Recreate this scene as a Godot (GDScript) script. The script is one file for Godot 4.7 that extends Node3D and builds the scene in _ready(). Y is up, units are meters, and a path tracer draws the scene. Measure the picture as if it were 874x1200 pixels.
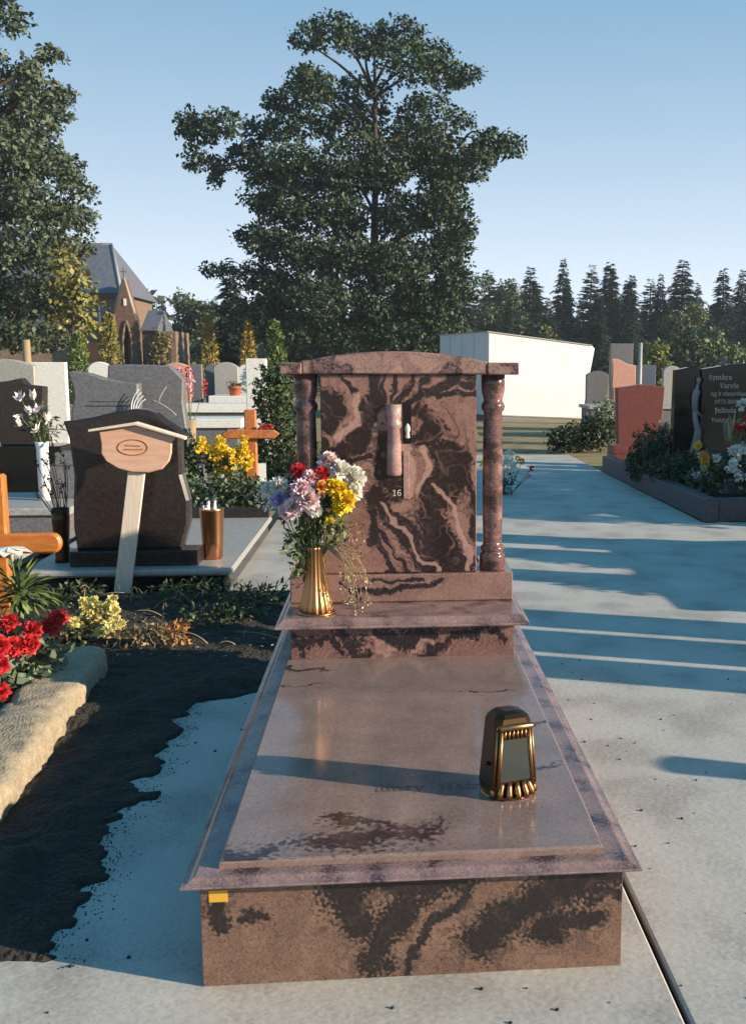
extends Node3D
# A polished granite grave on a concrete walk in an old cemetery, low sun from the right.

var M := {}
var used := {}
var rng := RandomNumberGenerator.new()

# ---------------------------------------------------------------- naming
func numbered(called: String) -> String:
	if not used.has(called):
		used[called] = 0
		return called
	used[called] += 1
	return "%s_%03d" % [called, used[called]]

func tag(o, label := "", category := "", group := "", kind := ""):
	if label: o.set_meta("label", label)
	if category: o.set_meta("category", category)
	if group: o.set_meta("group", group)
	if kind: o.set_meta("kind", kind)
	return o

func thing(called: String, label: String, category: String, at := Vector3.ZERO, turn := 0.0, group := "") -> Node3D:
	var o := Node3D.new()
	o.name = numbered(called)
	add_child(o)
	o.position = at
	o.rotation.y = turn
	tag(o, label, category, group)
	return o

func part(called: String, mesh: Mesh, mat: Material, parent: Node) -> MeshInstance3D:
	var o := MeshInstance3D.new()
	o.name = numbered(called) if parent == self else StringName(called)
	o.mesh = mesh
	o.material_override = mat
	parent.add_child(o, true)
	return o

func struct(called: String, mesh: Mesh, mat: Material) -> MeshInstance3D:
	var o := part(called, mesh, mat, self)
	o.set_meta("kind", "structure")
	return o

func copy(o: Node3D, at: Vector3, turn := 0.0, size := Vector3.ONE, label := "") -> Node3D:
	var c: Node3D = o.duplicate()
	var base := String(o.name)
	if base.length() > 4 and base.substr(base.length() - 4, 1) == "_" and base.right(3).is_valid_int():
		base = base.left(base.length() - 4)
	c.name = numbered(base)
	add_child(c)
	c.position = at
	c.rotation.y = turn
	c.scale = size
	if label: c.set_meta("label", label)
	return c

# ---------------------------------------------------------------- mesh helpers
func mb(smooth := false) -> SurfaceTool:
	var s := SurfaceTool.new()
	s.begin(Mesh.PRIMITIVE_TRIANGLES)
	s.set_smooth_group(0 if smooth else -1)
	return s

func done(s: SurfaceTool) -> ArrayMesh:
	s.generate_normals()
	return s.commit()

func quad(s: SurfaceTool, a, b, c, d, ua := Vector2.ZERO, ub := Vector2.ZERO, uc := Vector2.ZERO, ud := Vector2.ZERO):
	# corners run counter-clockwise seen from outside
	for k in [[a, ua], [c, uc], [b, ub], [a, ua], [d, ud], [c, uc]]:
		s.set_uv(k[1])
		s.add_vertex(k[0])

func inset(p: PackedVector2Array, d: float) -> PackedVector2Array:
	var out := PackedVector2Array()
	var n := p.size()
	for i in n:
		var e1 := (p[i] - p[(i + n - 1) % n]).normalized()
		var e2 := (p[(i + 1) % n] - p[i]).normalized()
		var n1 := Vector2(-e1.y, e1.x)
		var n2 := Vector2(-e2.y, e2.x)
		out.append(p[i] + (n1 + n2) * d / maxf(1.0 + n1.dot(n2), 0.4))
	return out

# polygon in xy (counter-clockwise), extruded from z0 (back) to z1 (front) with bevelled rims
func slab(s: SurfaceTool, p: PackedVector2Array, z0: float, z1: float, bev := 0.004, t := Transform3D.IDENTITY):
	if Geometry2D.is_polygon_clockwise(p):
		p.reverse()
	var n := p.size()
	var lo := p[0]
	var hi := p[0]
	for q in p:
		lo = lo.min(q)
		hi = hi.max(q)
	var sz := hi - lo
	var inn := inset(p, bev)
	var dz := Vector2(1.0 / sz.x, 1.0 / sz.y)
	var rings := [[p, z1 - bev], [inn, z1], [p, z0 + bev], [inn, z0]]
	var uvof := func(q: Vector2): return Vector2((q.x - lo.x) / sz.x, (hi.y - q.y) / sz.y)
	var pt := func(q: Vector2, z: float): return t * Vector3(q.x, q.y, z)
	for i in n:
		var j := (i + 1) % n
		for pair in [[2, 0], [0, 1], [3, 2]]:
			var A = rings[pair[0]]
			var B = rings[pair[1]]
			quad(s, pt.call(A[0][i], A[1]), pt.call(A[0][j], A[1]), pt.call(B[0][j], B[1]), pt.call(B[0][i], B[1]), uvof.call(A[0][i]) + (z1 - A[1]) * dz, uvof.call(A[0][j]) + (z1 - A[1]) * dz, uvof.call(B[0][j]) + (z1 - B[1]) * dz, uvof.call(B[0][i]) + (z1 - B[1]) * dz)
	var idx := Geometry2D.triangulate_polygon(inn)
	for k in range(0, idx.size(), 3):
		var a := inn[idx[k]]
		var b := inn[idx[k + 1]]
		var c := inn[idx[k + 2]]
		if (b - a).cross(c - a) < 0:
			var w := b
			b = c
			c = w
		for q in [a, c, b]:
			s.set_uv(uvof.call(q))
			s.add_vertex(pt.call(q, z1))
		for q in [a, b, c]:
			s.set_uv(uvof.call(q))
			s.add_vertex(pt.call(q, z0))

func rect(w: float, h: float, cx := 0.0, cy := 0.0, ch := 0.0) -> PackedVector2Array:
	var a := w / 2
	var b := h / 2
	if ch <= 0.0:
		return PackedVector2Array([Vector2(cx - a, cy - b), Vector2(cx + a, cy - b), Vector2(cx + a, cy + b), Vector2(cx - a, cy + b)])
	return PackedVector2Array([Vector2(cx - a + ch, cy - b), Vector2(cx + a - ch, cy - b), Vector2(cx + a, cy - b + ch), Vector2(cx + a, cy + b - ch), Vector2(cx + a - ch, cy + b), Vector2(cx - a + ch, cy + b), Vector2(cx - a, cy + b - ch), Vector2(cx - a, cy - b + ch)])

# box from corner to corner, all edges bevelled
func box(s: SurfaceTool, a: Vector3, b: Vector3, bev := 0.004, t := Transform3D.IDENTITY):
	slab(s, rect(b.x - a.x, b.y - a.y, (a.x + b.x) / 2, (a.y + b.y) / 2, bev), a.z, b.z, bev, t)

func boxm(a: Vector3, b: Vector3, bev := 0.004) -> ArrayMesh:
	var s := mb()
	box(s, a, b, bev)
	return done(s)

func slabm(p: PackedVector2Array, z0: float, z1: float, bev := 0.004) -> ArrayMesh:
	var s := mb()
	slab(s, p, z0, z1, bev)
	return done(s)

const FLAT := Transform3D(Basis(Vector3(1, 0, 0), Vector3(0, 0, -1), Vector3(0, 1, 0)), Vector3.ZERO)  # local xy lies on the ground (y points away), local z is up

func flatm(p: PackedVector2Array, y0: float, y1: float, bev := 0.004) -> ArrayMesh:
	var s := mb()
	slab(s, p, y0, y1, bev, FLAT)
	return done(s)

func lathe(s: SurfaceTool, prof: Array, seg := 24, flutes := 0, depth := 0.0, t := Transform3D.IDENTITY, lobe := 0.5):
	for i in prof.size() - 1:
		for k in seg:
			var ps := []
			for q in [[i, k], [i, k + 1], [i + 1, k + 1], [i + 1, k]]:
				var ang: float = TAU * (q[1] % seg) / seg
				var r: float = prof[q[0]].x
				if flutes > 0:
					r *= 1.0 - depth * (1.0 - pow(absf(cos(ang * flutes / 2.0)), lobe))
				ps.append(t * Vector3(sin(ang) * r, prof[q[0]].y, cos(ang) * r))
			quad(s, ps[0], ps[1], ps[2], ps[3])

func lathem(prof: Array, seg := 24, flutes := 0, depth := 0.0, smooth := true) -> ArrayMesh:
	var s := mb(smooth)
	lathe(s, prof, seg, flutes, depth)
	return done(s)

func tube(s: SurfaceTool, pts: Array, r0: float, r1: float, seg := 6):
	var rings := []
	var n := pts.size()
	for i in n:
		var d: Vector3 = (pts[mini(i + 1, n - 1)] - pts[maxi(i - 1, 0)]).normalized()
		var u := d.cross(Vector3(0.31, 0.2, 0.93) if absf(d.z) < 0.8 else Vector3(0.9, 0.4, 0)).normalized()
		var v := d.cross(u)
		var r := lerpf(r0, r1, float(i) / (n - 1))
		var ring := []
		for k in seg:
			var a := TAU * k / seg
			ring.append(pts[i] + (u * cos(a) + v * sin(a)) * r)
		rings.append(ring)
	for i in n - 1:
		for k in seg:
			var k2 := (k + 1) % seg
			quad(s, rings[i][k], rings[i][k2], rings[i + 1][k2], rings[i + 1][k])
	for k in range(1, seg - 1):
		for q in [rings[n - 1][0], rings[n - 1][k + 1], rings[n - 1][k]]: s.add_vertex(q)
		for q in [rings[0][0], rings[0][k], rings[0][k + 1]]: s.add_vertex(q)

func tubem(pts: Array, r0: float, r1: float, seg := 6) -> ArrayMesh:
	var s := mb(true)
	tube(s, pts, r0, r1, seg)
	return done(s)

func bend(a: Vector3, b: Vector3, sag: Vector3, n := 5) -> Array:
	var out := []
	for i in n + 1:
		var t := float(i) / n
		out.append(a.lerp(b, t) + sag * 4.0 * t * (1 - t))
	return out

# moulded rail round a rectangle: profile points are (outward, height); sides "f", "l", "r", "b"
func railm(prof: Array, hw: float, zf: float, zb: float, side: String) -> ArrayMesh:
	var s := mb()
	var ring := func(o: float, y: float, k: int):
		return [Vector3(-hw - o, y, zf + o), Vector3(hw + o, y, zf + o), Vector3(hw + o, y, zb - o), Vector3(-hw - o, y, zb - o)][k]
	var k: int = {"f": 0, "r": 1, "b": 2, "l": 3}[side]
	var n := prof.size()
	for i in n:
		var a: Vector2 = prof[i]
		var b: Vector2 = prof[(i + 1) % n]
		quad(s, ring.call(a.x, a.y, k), ring.call(a.x, a.y, (k + 1) % 4), ring.call(b.x, b.y, (k + 1) % 4), ring.call(b.x, b.y, k))
	return done(s)

# ---------------------------------------------------------------- foliage
func leafmesh(leaves: Array, cols: Array, aspect := 0.55, fold := 0.2) -> ArrayMesh:
	# leaves: [position, direction, normal, length]; each leaf is a small folded lozenge
	var v := PackedVector3Array()
	var nn := PackedVector3Array()
	var cc := PackedColorArray()
	var ix := PackedInt32Array()
	var k := 0
	for l in leaves:
		var p: Vector3 = l[0]
		var d: Vector3 = l[1]
		var nr: Vector3 = l[2]
		var L: float = l[3]
		var side := d.cross(nr).normalized()
		var up := side.cross(d)
		var w := L * aspect * 0.5
		v.append(p)
		v.append(p + d * L * 0.5 + side * w + up * L * fold * 0.5)
		v.append(p + d * L)
		v.append(p + d * L * 0.5 - side * w + up * L * fold * 0.5)
		var c: Color = cols[rng.randi() % cols.size()]
		var f := rng.randf_range(0.8, 1.2)
		c = Color(c.r * f, c.g * f, c.b * f)
		for q in 4:
			nn.append(up)
			cc.append(c)
		ix.append_array([k, k + 2, k + 1, k, k + 3, k + 2])
		k += 4
	var arr := []
	arr.resize(Mesh.ARRAY_MAX)
	arr[Mesh.ARRAY_VERTEX] = v
	arr[Mesh.ARRAY_NORMAL] = nn
	arr[Mesh.ARRAY_COLOR] = cc
	arr[Mesh.ARRAY_INDEX] = ix
	var m := ArrayMesh.new()
	m.add_surface_from_arrays(Mesh.PRIMITIVE_TRIANGLES, arr)
	return m

func rdir() -> Vector3:
	var z := rng.randf_range(-1, 1)
	var a := rng.randf() * TAU
	var r := sqrt(1 - z * z)
	return Vector3(r * cos(a), z, r * sin(a))

# leaves gathered in twig clusters inside ellipsoids [centre, radii]
func crown_leaves(clumps: Array, twigs: int, per: int, spread: float, size: float, hollow := 0.45) -> Array:
	var out := []
	for c in clumps:
		var ctr: Vector3 = c[0]
		var rad: Vector3 = c[1]
		var many := int(twigs * (c[2] if c.size() > 2 else 1.0))
		for t in many:
			var dd := rdir()
			var tip := ctr + dd * rad * lerpf(hollow, 1.0, pow(rng.randf(), 0.6))
			for k in per:
				var p := tip + Vector3(rng.randfn(), rng.randfn() * 0.7, rng.randfn()) * spread
				var d := (rdir() + dd * 0.5 + Vector3(0, -0.2, 0)).normalized()
				out.append([p, d, (rdir() + Vector3(0, 0.7, 0) + dd * 0.4).normalized(), size * rng.randf_range(0.45, 1.5)])
	return out

func bloom(c: Vector3, r: float, n: int, cols: Array, face := Vector3(0.2, 0.5, 0.8)) -> ArrayMesh:
	# a many-petalled flower head: rings of petals round a dome
	var leaves := []
	var f := face.normalized()
	for i in n:
		var d := (rdir() + f * 0.55).normalized()
		var start := c + d * r * 0.35
		leaves.append([start, (d + rdir() * 0.25).normalized(), (f + rdir() * 0.5).normalized(), r * rng.randf_range(0.55, 0.85)])
	return leafmesh(leaves, cols, 0.75, 0.3)

# ---------------------------------------------------------------- textures and materials
func noise_img(w: int, h: int, freq: float, sd: int, kind := FastNoiseLite.TYPE_SIMPLEX_SMOOTH, oct := 4, warp := 0.0, seam := true) -> PackedByteArray:
	var n := FastNoiseLite.new()
	n.seed = sd
	n.noise_type = kind
	n.frequency = freq
	n.fractal_octaves = oct
	if kind == FastNoiseLite.TYPE_CELLULAR:
		n.cellular_return_type = FastNoiseLite.RETURN_CELL_VALUE
		n.fractal_type = FastNoiseLite.FRACTAL_NONE
	if warp > 0.0:
		n.domain_warp_enabled = true
		n.domain_warp_amplitude = warp
		n.domain_warp_frequency = freq * 1.2
		n.domain_warp_fractal_octaves = 3
	var im := n.get_seamless_image(w, h) if seam else n.get_image(w, h)
	im.convert(Image.FORMAT_L8)
	return im.get_data()

func ramp(stops: Array, t: float) -> Color:
	for i in stops.size() - 1:
		if t <= stops[i + 1][0]:
			return (stops[i][1] as Color).lerp(stops[i + 1][1], clampf((t - stops[i][0]) / maxf(stops[i + 1][0] - stops[i][0], 0.0001), 0, 1))
	return stops[-1][1]

func pack(data: PackedByteArray, w: int, h: int) -> ImageTexture:
	var im := Image.create_from_data(w, h, false, Image.FORMAT_RGB8, data)
	im.generate_mipmaps()
	return ImageTexture.create_from_image(im)

# layered pattern: coarse noise through a colour ramp, grain of a second ramp mixed by cells
func pattern(n: int, stops: Array, freq: float, warp: float, sd: int, grain: Array, gamount: float, gfreq := 0.35, bands := 0.0) -> ImageTexture:
	var a := noise_img(n, n, freq, sd, FastNoiseLite.TYPE_SIMPLEX_SMOOTH, 5, warp)
	var g := noise_img(n, n, gfreq, sd + 7, FastNoiseLite.TYPE_CELLULAR, 1)
	var f := noise_img(n, n, 0.12, sd + 9, FastNoiseLite.TYPE_SIMPLEX, 3)
	var lut := []
	for i in 256: lut.append(ramp(stops, i / 255.0))
	var glut := []
	for i in 256: glut.append(ramp(grain, i / 255.0))
	var out := PackedByteArray()
	out.resize(n * n * 3)
	for i in n * n:
		var t: float = a[i]
		if bands > 0.0:
			t = clampf(t + sin(t * bands) * 34.0 + (f[i] - 128) * 0.2, 0, 255)
		else:
			t = clampf(t + (f[i] - 128) * 0.35, 0, 255)
		var c: Color = lut[int(t)]
		c = c.lerp(glut[g[i]], gamount * (0.5 + f[i] / 255.0))
		out[i * 3] = clampi(int(c.r * 255), 0, 255)
		out[i * 3 + 1] = clampi(int(c.g * 255), 0, 255)
		out[i * 3 + 2] = clampi(int(c.b * 255), 0, 255)
	return pack(out, n, n)

# veined stone drawn from vein paths: strokes are [points, radius, tone] with tone 0 dark, 1 pale, in 0..1 across the height
func veined(w: int, h: int, strokes: Array, base: Array, dark: Color, pale: Color, sd: int, warp := 0.05, lam := 0.5, rag := 0.3, grain := 0.2, soft := 0.05, flow := Vector3(0.8, 0.6, -1.0)) -> ImageTexture:
	var gw := w / 4
	var gh := h / 4
	var asp := float(w) / h
	var fields := [PackedFloat32Array(), PackedFloat32Array()]
	for f in fields:
		f.resize(gw * gh)
		f.fill(9.0)
	for s in strokes:
		var pts: Array = s[0]
		var r: float = s[1]
		var f: PackedFloat32Array = fields[s[2]]
		for i in pts.size() - 1:
			var a: Vector2 = pts[i] * Vector2(asp, 1)
			var b: Vector2 = pts[i + 1] * Vector2(asp, 1)
			var reach := r * 3.0
			var x0 := clampi(int((minf(a.x, b.x) - reach) / asp * gw), 0, gw - 1)
			var x1 := clampi(int((maxf(a.x, b.x) + reach) / asp * gw), 0, gw - 1)
			var y0 := clampi(int((minf(a.y, b.y) - reach) * gh), 0, gh - 1)
			var y1 := clampi(int((maxf(a.y, b.y) + reach) * gh), 0, gh - 1)
			for y in range(y0, y1 + 1):
				for x in range(x0, x1 + 1):
					var p := Vector2((x + 0.5) / gw * asp, (y + 0.5) / gh)
					var d := p.distance_to(Geometry2D.get_closest_point_to_segment(p, a, b)) / r
					if d < f[y * gw + x]: f[y * gw + x] = d
		fields[s[2]] = f
	var na := noise_img(w, h, 0.008, sd, FastNoiseLite.TYPE_SIMPLEX_SMOOTH, 3, 0.0, false)
	var nb := noise_img(w, h, 0.008, sd + 1, FastNoiseLite.TYPE_SIMPLEX_SMOOTH, 3, 0.0, false)
	var nc := noise_img(w, h, 0.06, sd + 2, FastNoiseLite.TYPE_SIMPLEX, 4, 0.0, false)
	var g := noise_img(w, h, 0.4, sd + 3, FastNoiseLite.TYPE_CELLULAR, 1, 0.0, false)
	var out := PackedByteArray()
	out.resize(w * h * 3)
	var fd: PackedFloat32Array = fields[0]
	var fp: PackedFloat32Array = fields[1]
	for y in h:
		for x in w:
			var i := y * w + x
			var xx := clampf((x + (na[i] - 128) * warp * 2.0 * h / 256.0) / 4.0, 0, gw - 1.001)
			var yy := clampf((y + (nb[i] - 128) * warp * 2.0 * h / 256.0) / 4.0, 0, gh - 1.001)
			var xi := int(xx)
			var yi := int(yy)
			var fx := xx - xi
			var fy := yy - yi
			var j := yi * gw + xi
			var j2 := j + (gw if yi < gh - 1 else 0)
			var e := 1 if xi < gw - 1 else 0
			var dd := lerpf(lerpf(fd[j], fd[j + e], fx), lerpf(fd[j2], fd[j2 + e], fx), fy)
			var dp := lerpf(lerpf(fp[j], fp[j + e], fx), lerpf(fp[j2], fp[j2 + e], fx), fy)
			var c: Color = (base[0] as Color).lerp(base[1], clampf(na[i] / 255.0 * 0.7 + nc[i] / 255.0 * 0.5 - 0.1, 0, 1))
			var jit := (nc[i] - 128) / 128.0 * rag
			var k := 1.0 - smoothstep(0.8 - soft, 1.1 + soft, dd + jit)
			# laminae follow the fold of the stone, not the rim of the dark mass
			var px := float(x) / h
			var py := float(y) / h
			var q := flow.x * px + (flow.y * py if flow.z < 0.0 else -flow.y * sqrt((py - flow.z) * (py - flow.z) + 0.012))
			var wv := (na[i] - 128) * 0.05 + (nb[i] - 128) * 0.03
			var s1 := sin(q * 42.0 + wv) * 0.6 + sin(q * 97.0 + wv * 1.7 + jit * 2.0) * 0.4
			if dd < 3.2:
				k = maxf(k, lam * (1.0 - smoothstep(1.2, 3.2, dd)) * smoothstep(0.15, 0.6, s1))
			k *= 1.0 - lam * smoothstep(0.45, 0.8, s1) * (0.35 + 0.65 * smoothstep(0.2, 0.8, dd))
			c = c.lerp(dark.lerp(base[0], 0.28 * smoothstep(0.45, 0.85, nc[i] / 255.0 * 0.6 + na[i] / 255.0 * 0.4)), clampf(k, 0, 1) * 0.96)
			c = c.lerp(pale, (1.0 - smoothstep(0.6, 1.2, dp + jit)) * 0.85)
			var gr := 1.0 + (g[i] / 255.0 - 0.5) * grain
			if g[i] > 244: gr = 1.0 - grain * 1.5
			out[i * 3] = clampi(int(c.r * gr * 255), 0, 255)
			out[i * 3 + 1] = clampi(int(c.g * gr * 255), 0, 255)
			out[i * 3 + 2] = clampi(int(c.b * gr * 255), 0, 255)
	return pack(out, w, h)

func mat(col: Color, rough := 0.6, metal := 0.0) -> StandardMaterial3D:
	var m := StandardMaterial3D.new()
	m.albedo_color = col
	m.roughness = rough
	m.metallic = metal
	return m

func tri(tex: Texture2D, metres: float, rough := 0.6, world := true) -> StandardMaterial3D:
	var m := mat(Color.WHITE, rough)
	m.albedo_texture = tex
	m.uv1_triplanar = true
	m.uv1_world_triplanar = world
	m.uv1_scale = Vector3.ONE / metres
	return m

func bump(m: StandardMaterial3D, freq: float, sd: int, scale := 1.0, n := 256):
	var im := Image.create_from_data(n, n, false, Image.FORMAT_L8, noise_img(n, n, freq, sd, FastNoiseLite.TYPE_SIMPLEX, 4))
	im.convert(Image.FORMAT_RGBA8)
	im.bump_map_to_normal_map(4.0)
	m.normal_enabled = true
	m.normal_texture = ImageTexture.create_from_image(im)
	m.normal_scale = scale
	return m

func leafmat(back := 0.35) -> StandardMaterial3D:
	var m := mat(Color.WHITE, 0.6)
	m.vertex_color_use_as_albedo = true
	m.backlight_enabled = true
	m.backlight = Color(back, back, back * 0.6)
	m.cull_mode = BaseMaterial3D.CULL_DISABLED
	return m

func rgb(r: float, g: float, b: float) -> Color:
	return Color(r / 255.0, g / 255.0, b / 255.0)

func make_materials():
	var pk := rgb(150, 118, 108)
	var pk2 := rgb(116, 90, 86)
	var dk := rgb(34, 27, 31)
	var mid := rgb(86, 64, 64)
	M.granite = tri(pattern(512, [[0.0, dk], [0.3, dk], [0.42, mid], [0.55, pk2], [0.75, pk], [1.0, rgb(160, 128, 116)]], 0.006, 60.0, 5, [[0.0, rgb(60, 46, 50)], [0.4, pk2], [1.0, rgb(205, 170, 158)]], 0.22, 0.4, 0.09), 0.9, 0.16)
	M.granite_rail = tri(pattern(512, [[0.0, dk], [0.18, rgb(56, 44, 50)], [0.3, rgb(106, 86, 88)], [0.6, rgb(136, 112, 108)], [1.0, rgb(156, 130, 124)]], 0.009, 40.0, 15, [[0.0, rgb(60, 46, 50)], [0.4, pk2], [1.0, rgb(205, 170, 158)]], 0.25, 0.4), 0.7, 0.2)
	M.granite_column = tri(pattern(512, [[0.0, dk], [0.3, dk], [0.5, rgb(92, 66, 66)], [0.7, rgb(128, 94, 90)], [1.0, rgb(164, 124, 116)]], 0.01, 50.0, 8, [[0.0, rgb(50, 40, 44)], [0.5, pk2], [1.0, rgb(196, 164, 154)]], 0.25, 0.4, 0.07), 0.5, 0.13)
	M.relief = tri(pattern(128, [[0.0, rgb(130, 98, 94)], [1.0, rgb(186, 154, 148)]], 0.02, 0.0, 119, [[0.0, rgb(120, 92, 88)], [1.0, rgb(200, 172, 166)]], 0.3), 0.3, 0.25)
	# headstone face
	var V := func(a: Array) -> Array:
		var o := []
		for i in range(0, a.size(), 2): o.append(Vector2(a[i], a[i + 1]))
		return o
	var hs := [[V.call([0.0, 0.12, 0.1, 0.17, 0.02, 0.26]), 0.06, 0], [V.call([0.14, 0.0, 0.19, 0.06, 0.23, 0.13]), 0.014, 0],
		[V.call([0.35, 0.0, 0.36, 0.1, 0.3, 0.22, 0.22, 0.34, 0.1, 0.4]), 0.05, 0], [V.call([0.42, 0.01, 0.4, 0.12]), 0.012, 0],
		[V.call([0.5, 0.01, 0.46, 0.12]), 0.012, 0], [V.call([0.6, 0.02, 0.5, 0.13]), 0.016, 0], [V.call([0.7, 0.02, 0.56, 0.13]), 0.012, 0],
		[V.call([1.0, 0.05, 0.86, 0.02, 0.74, 0.09, 0.6, 0.11]), 0.026, 0], [V.call([1.0, 0.1, 0.88, 0.085, 0.76, 0.12]), 0.014, 0],
		[V.call([0.62, 0.19, 0.74, 0.26, 0.64, 0.34]), 0.055, 0], [V.call([0.42, 0.36, 0.43, 0.46, 0.46, 0.57]), 0.075, 0],
		[V.call([0.0, 0.36, 0.2, 0.44, 0.3, 0.4]), 0.022, 0],
		[V.call([0.78, 0.37, 0.88, 0.45, 0.8, 0.5]), 0.075, 0], [V.call([0.86, 0.5, 0.74, 0.6, 0.7, 0.72, 0.78, 0.88, 0.9, 1.0]), 0.085, 0],
		[V.call([0.34, 0.6, 0.42, 0.7, 0.56, 0.82, 0.7, 1.0]), 0.05, 0], [V.call([0.3, 0.66, 0.34, 0.86, 0.44, 1.0]), 0.016, 0],
		[V.call([0.28, 0.6, 0.38, 0.82, 0.56, 1.0]), 0.012, 0], [V.call([0.96, 0.52, 0.98, 0.7, 1.0, 0.9]), 0.02, 0],
		[V.call([0.39, 0.66, 0.5, 0.77, 0.62, 0.9, 0.76, 1.0]), 0.013, 1], [V.call([0.76, 0.56, 0.88, 0.72, 0.96, 1.0]), 0.014, 1],
		[V.call([0.5, 0.16, 0.51, 0.24, 0.53, 0.36]), 0.034, 1], [V.call([0.56, 0.4, 0.57, 0.59]), 0.02, 1], [V.call([0.24, 0.13, 0.24, 0.24, 0.1, 0.32]), 0.02, 1], [V.call([0.66, 0.4, 0.7, 0.48, 0.64, 0.58]), 0.02, 1]]  # upright pale middle strokes paint in a column's mirror-like image, not veins
	M.headstone = mat(Color.WHITE, 0.14)
	M.headstone.albedo_texture = veined(448, 580, hs, [rgb(118, 88, 82), rgb(150, 114, 104)], rgb(36, 28, 31), rgb(172, 136, 128), 3, 0.035, 0.75, 0.2, 0.16, 0.04, Vector3(0.8, 0.6, 0.42))
	var fr := [[V.call([0.31, 0.0, 0.34, 0.25, 0.37, 0.45]), 0.17, 0], [V.call([0.36, 0.05, 0.5, 0.1, 0.64, 0.0]), 0.15, 0], [V.call([0.52, 0.15, 0.44, 0.5, 0.4, 0.85]), 0.15, 0],
		[V.call([0.62, 0.2, 0.55, 0.55, 0.48, 0.95]), 0.06, 0], [V.call([1.0, 0.05, 0.86, 0.18, 0.74, 0.4, 0.66, 0.7]), 0.2, 0], [V.call([0.8, 0.62, 0.92, 0.5]), 0.13, 0],
		[V.call([0.03, 0.28, 0.05, 0.38]), 0.1, 0], [V.call([0.11, 0.33, 0.15, 0.4]), 0.07, 0], [V.call([0.92, 0.28, 1.0, 0.35]), 0.05, 0]]
	M.plinth_front = mat(Color.WHITE, 0.3)
	M.plinth_front.albedo_texture = veined(1024, 272, fr, [rgb(100, 78, 68), rgb(138, 108, 92)], rgb(38, 33, 34), rgb(150, 100, 86), 31, 0.09, 0.4, 0.55, 0.28, 0.15, Vector3(0.28, 0.22, -1.0))
	var sf := [[V.call([0.0, 0.5, 0.12, 0.4, 0.2, 0.7]), 0.16, 0], [V.call([0.22, 0.1, 0.28, 0.5, 0.34, 0.95]), 0.3, 0], [V.call([0.4, 0.3, 0.5, 0.5, 0.62, 0.3]), 0.32, 0], [V.call([0.62, 0.8, 0.74, 0.4, 0.84, 0.2]), 0.22, 0], [V.call([0.9, 0.3, 0.96, 0.6]), 0.14, 0], [V.call([0.34, 0.2, 0.44, 0.8]), 0.1, 1], [V.call([0.54, 0.7, 0.64, 0.5]), 0.08, 1]]
	M.step_front = mat(Color.WHITE, 0.25)
	M.step_front.albedo_texture = veined(768, 96, sf, [rgb(106, 78, 74), rgb(140, 106, 98)], dk, rgb(160, 126, 116), 41, 0.3, 0.4, 0.6, 0.2, 0.15)
	var bf := [[V.call([0.28, 0.5, 0.4, 0.75, 0.55, 0.5, 0.68, 0.2]), 0.12, 0], [V.call([0.24, 0.3, 0.3, 0.9]), 0.06, 0], [V.call([0.36, 0.2, 0.5, 0.35, 0.6, 0.1]), 0.07, 0]]
	M.base_front = mat(Color.WHITE, 0.2)
	M.base_front.albedo_texture = veined(768, 98, bf, [rgb(122, 94, 88), rgb(146, 114, 106)], dk, rgb(160, 126, 116), 51, 0.2, 0.5)
	var sl := [[V.call([0.24, 0.955, 0.36, 0.95, 0.52, 0.945]), 0.03, 0], [V.call([0.0, 0.985, 0.14, 0.98]), 0.016, 0], [V.call([0.3, 0.88, 0.4, 0.89, 0.5, 0.92]), 0.012, 0], [V.call([0.02, 0.2, 0.14, 0.2]), 0.003, 0], [V.call([0.0, 0.07, 0.2, 0.09]), 0.006, 0], [V.call([0.84, 0.72, 0.97, 0.7]), 0.012, 0], [V.call([0.9, 0.5, 1.0, 0.47]), 0.01, 0], [V.call([0.7, 0.3, 0.9, 0.27]), 0.004, 0]]
	M.cover_slab = mat(Color.WHITE, 0.14)
	M.cover_slab.albedo_texture = veined(576, 1032, sl, [rgb(120, 102, 97), rgb(146, 124, 116)], rgb(56, 42, 44), rgb(150, 126, 116), 61, 0.03, 0.15, 0.9, 0.12, 0.4, Vector3(0.1, 1.0, -1.0))
	# other stones
	var sp := func(a: Color, b: Color, c: Color, sd: int, tile: float, rough: float) -> StandardMaterial3D:
		return tri(pattern(256, [[0.0, a], [0.5, b], [1.0, b.lerp(c, 0.4)]], 0.03, 0.0, sd, [[0.0, a.darkened(0.4)], [0.5, b], [1.0, c]], 0.45, 0.45), tile, rough)
	M.brown_stone = sp.call(rgb(28, 24, 24), rgb(42, 36, 36), rgb(88, 78, 76), 71, 0.3, 0.22)
	M.grey_stone = sp.call(rgb(78, 78, 84), rgb(104, 104, 110), rgb(150, 150, 156), 73, 0.35, 0.55)
	M.kerb_grey = sp.call(rgb(52, 52, 56), rgb(70, 70, 75), rgb(104, 104, 110), 74, 0.4, 0.5)
	M.light_grey = sp.call(rgb(130, 130, 128), rgb(158, 157, 154), rgb(196, 196, 192), 75, 0.4, 0.5)
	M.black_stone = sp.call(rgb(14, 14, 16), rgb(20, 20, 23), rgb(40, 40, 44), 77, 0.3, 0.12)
	M.red_stone = sp.call(rgb(96, 50, 47), rgb(116, 64, 59), rgb(150, 104, 97), 79, 0.3, 0.4)
	M.salmon_stone = sp.call(rgb(178, 124, 106), rgb(206, 152, 132), rgb(226, 186, 170), 81, 0.4, 0.5)
	M.white_stone = sp.call(rgb(214, 213, 208), rgb(230, 229, 225), rgb(240, 240, 238), 83, 0.5, 0.55)
	M.teal_stone = sp.call(rgb(62, 76, 92), rgb(80, 96, 112), rgb(110, 126, 140), 85, 0.4, 0.4)
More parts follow.
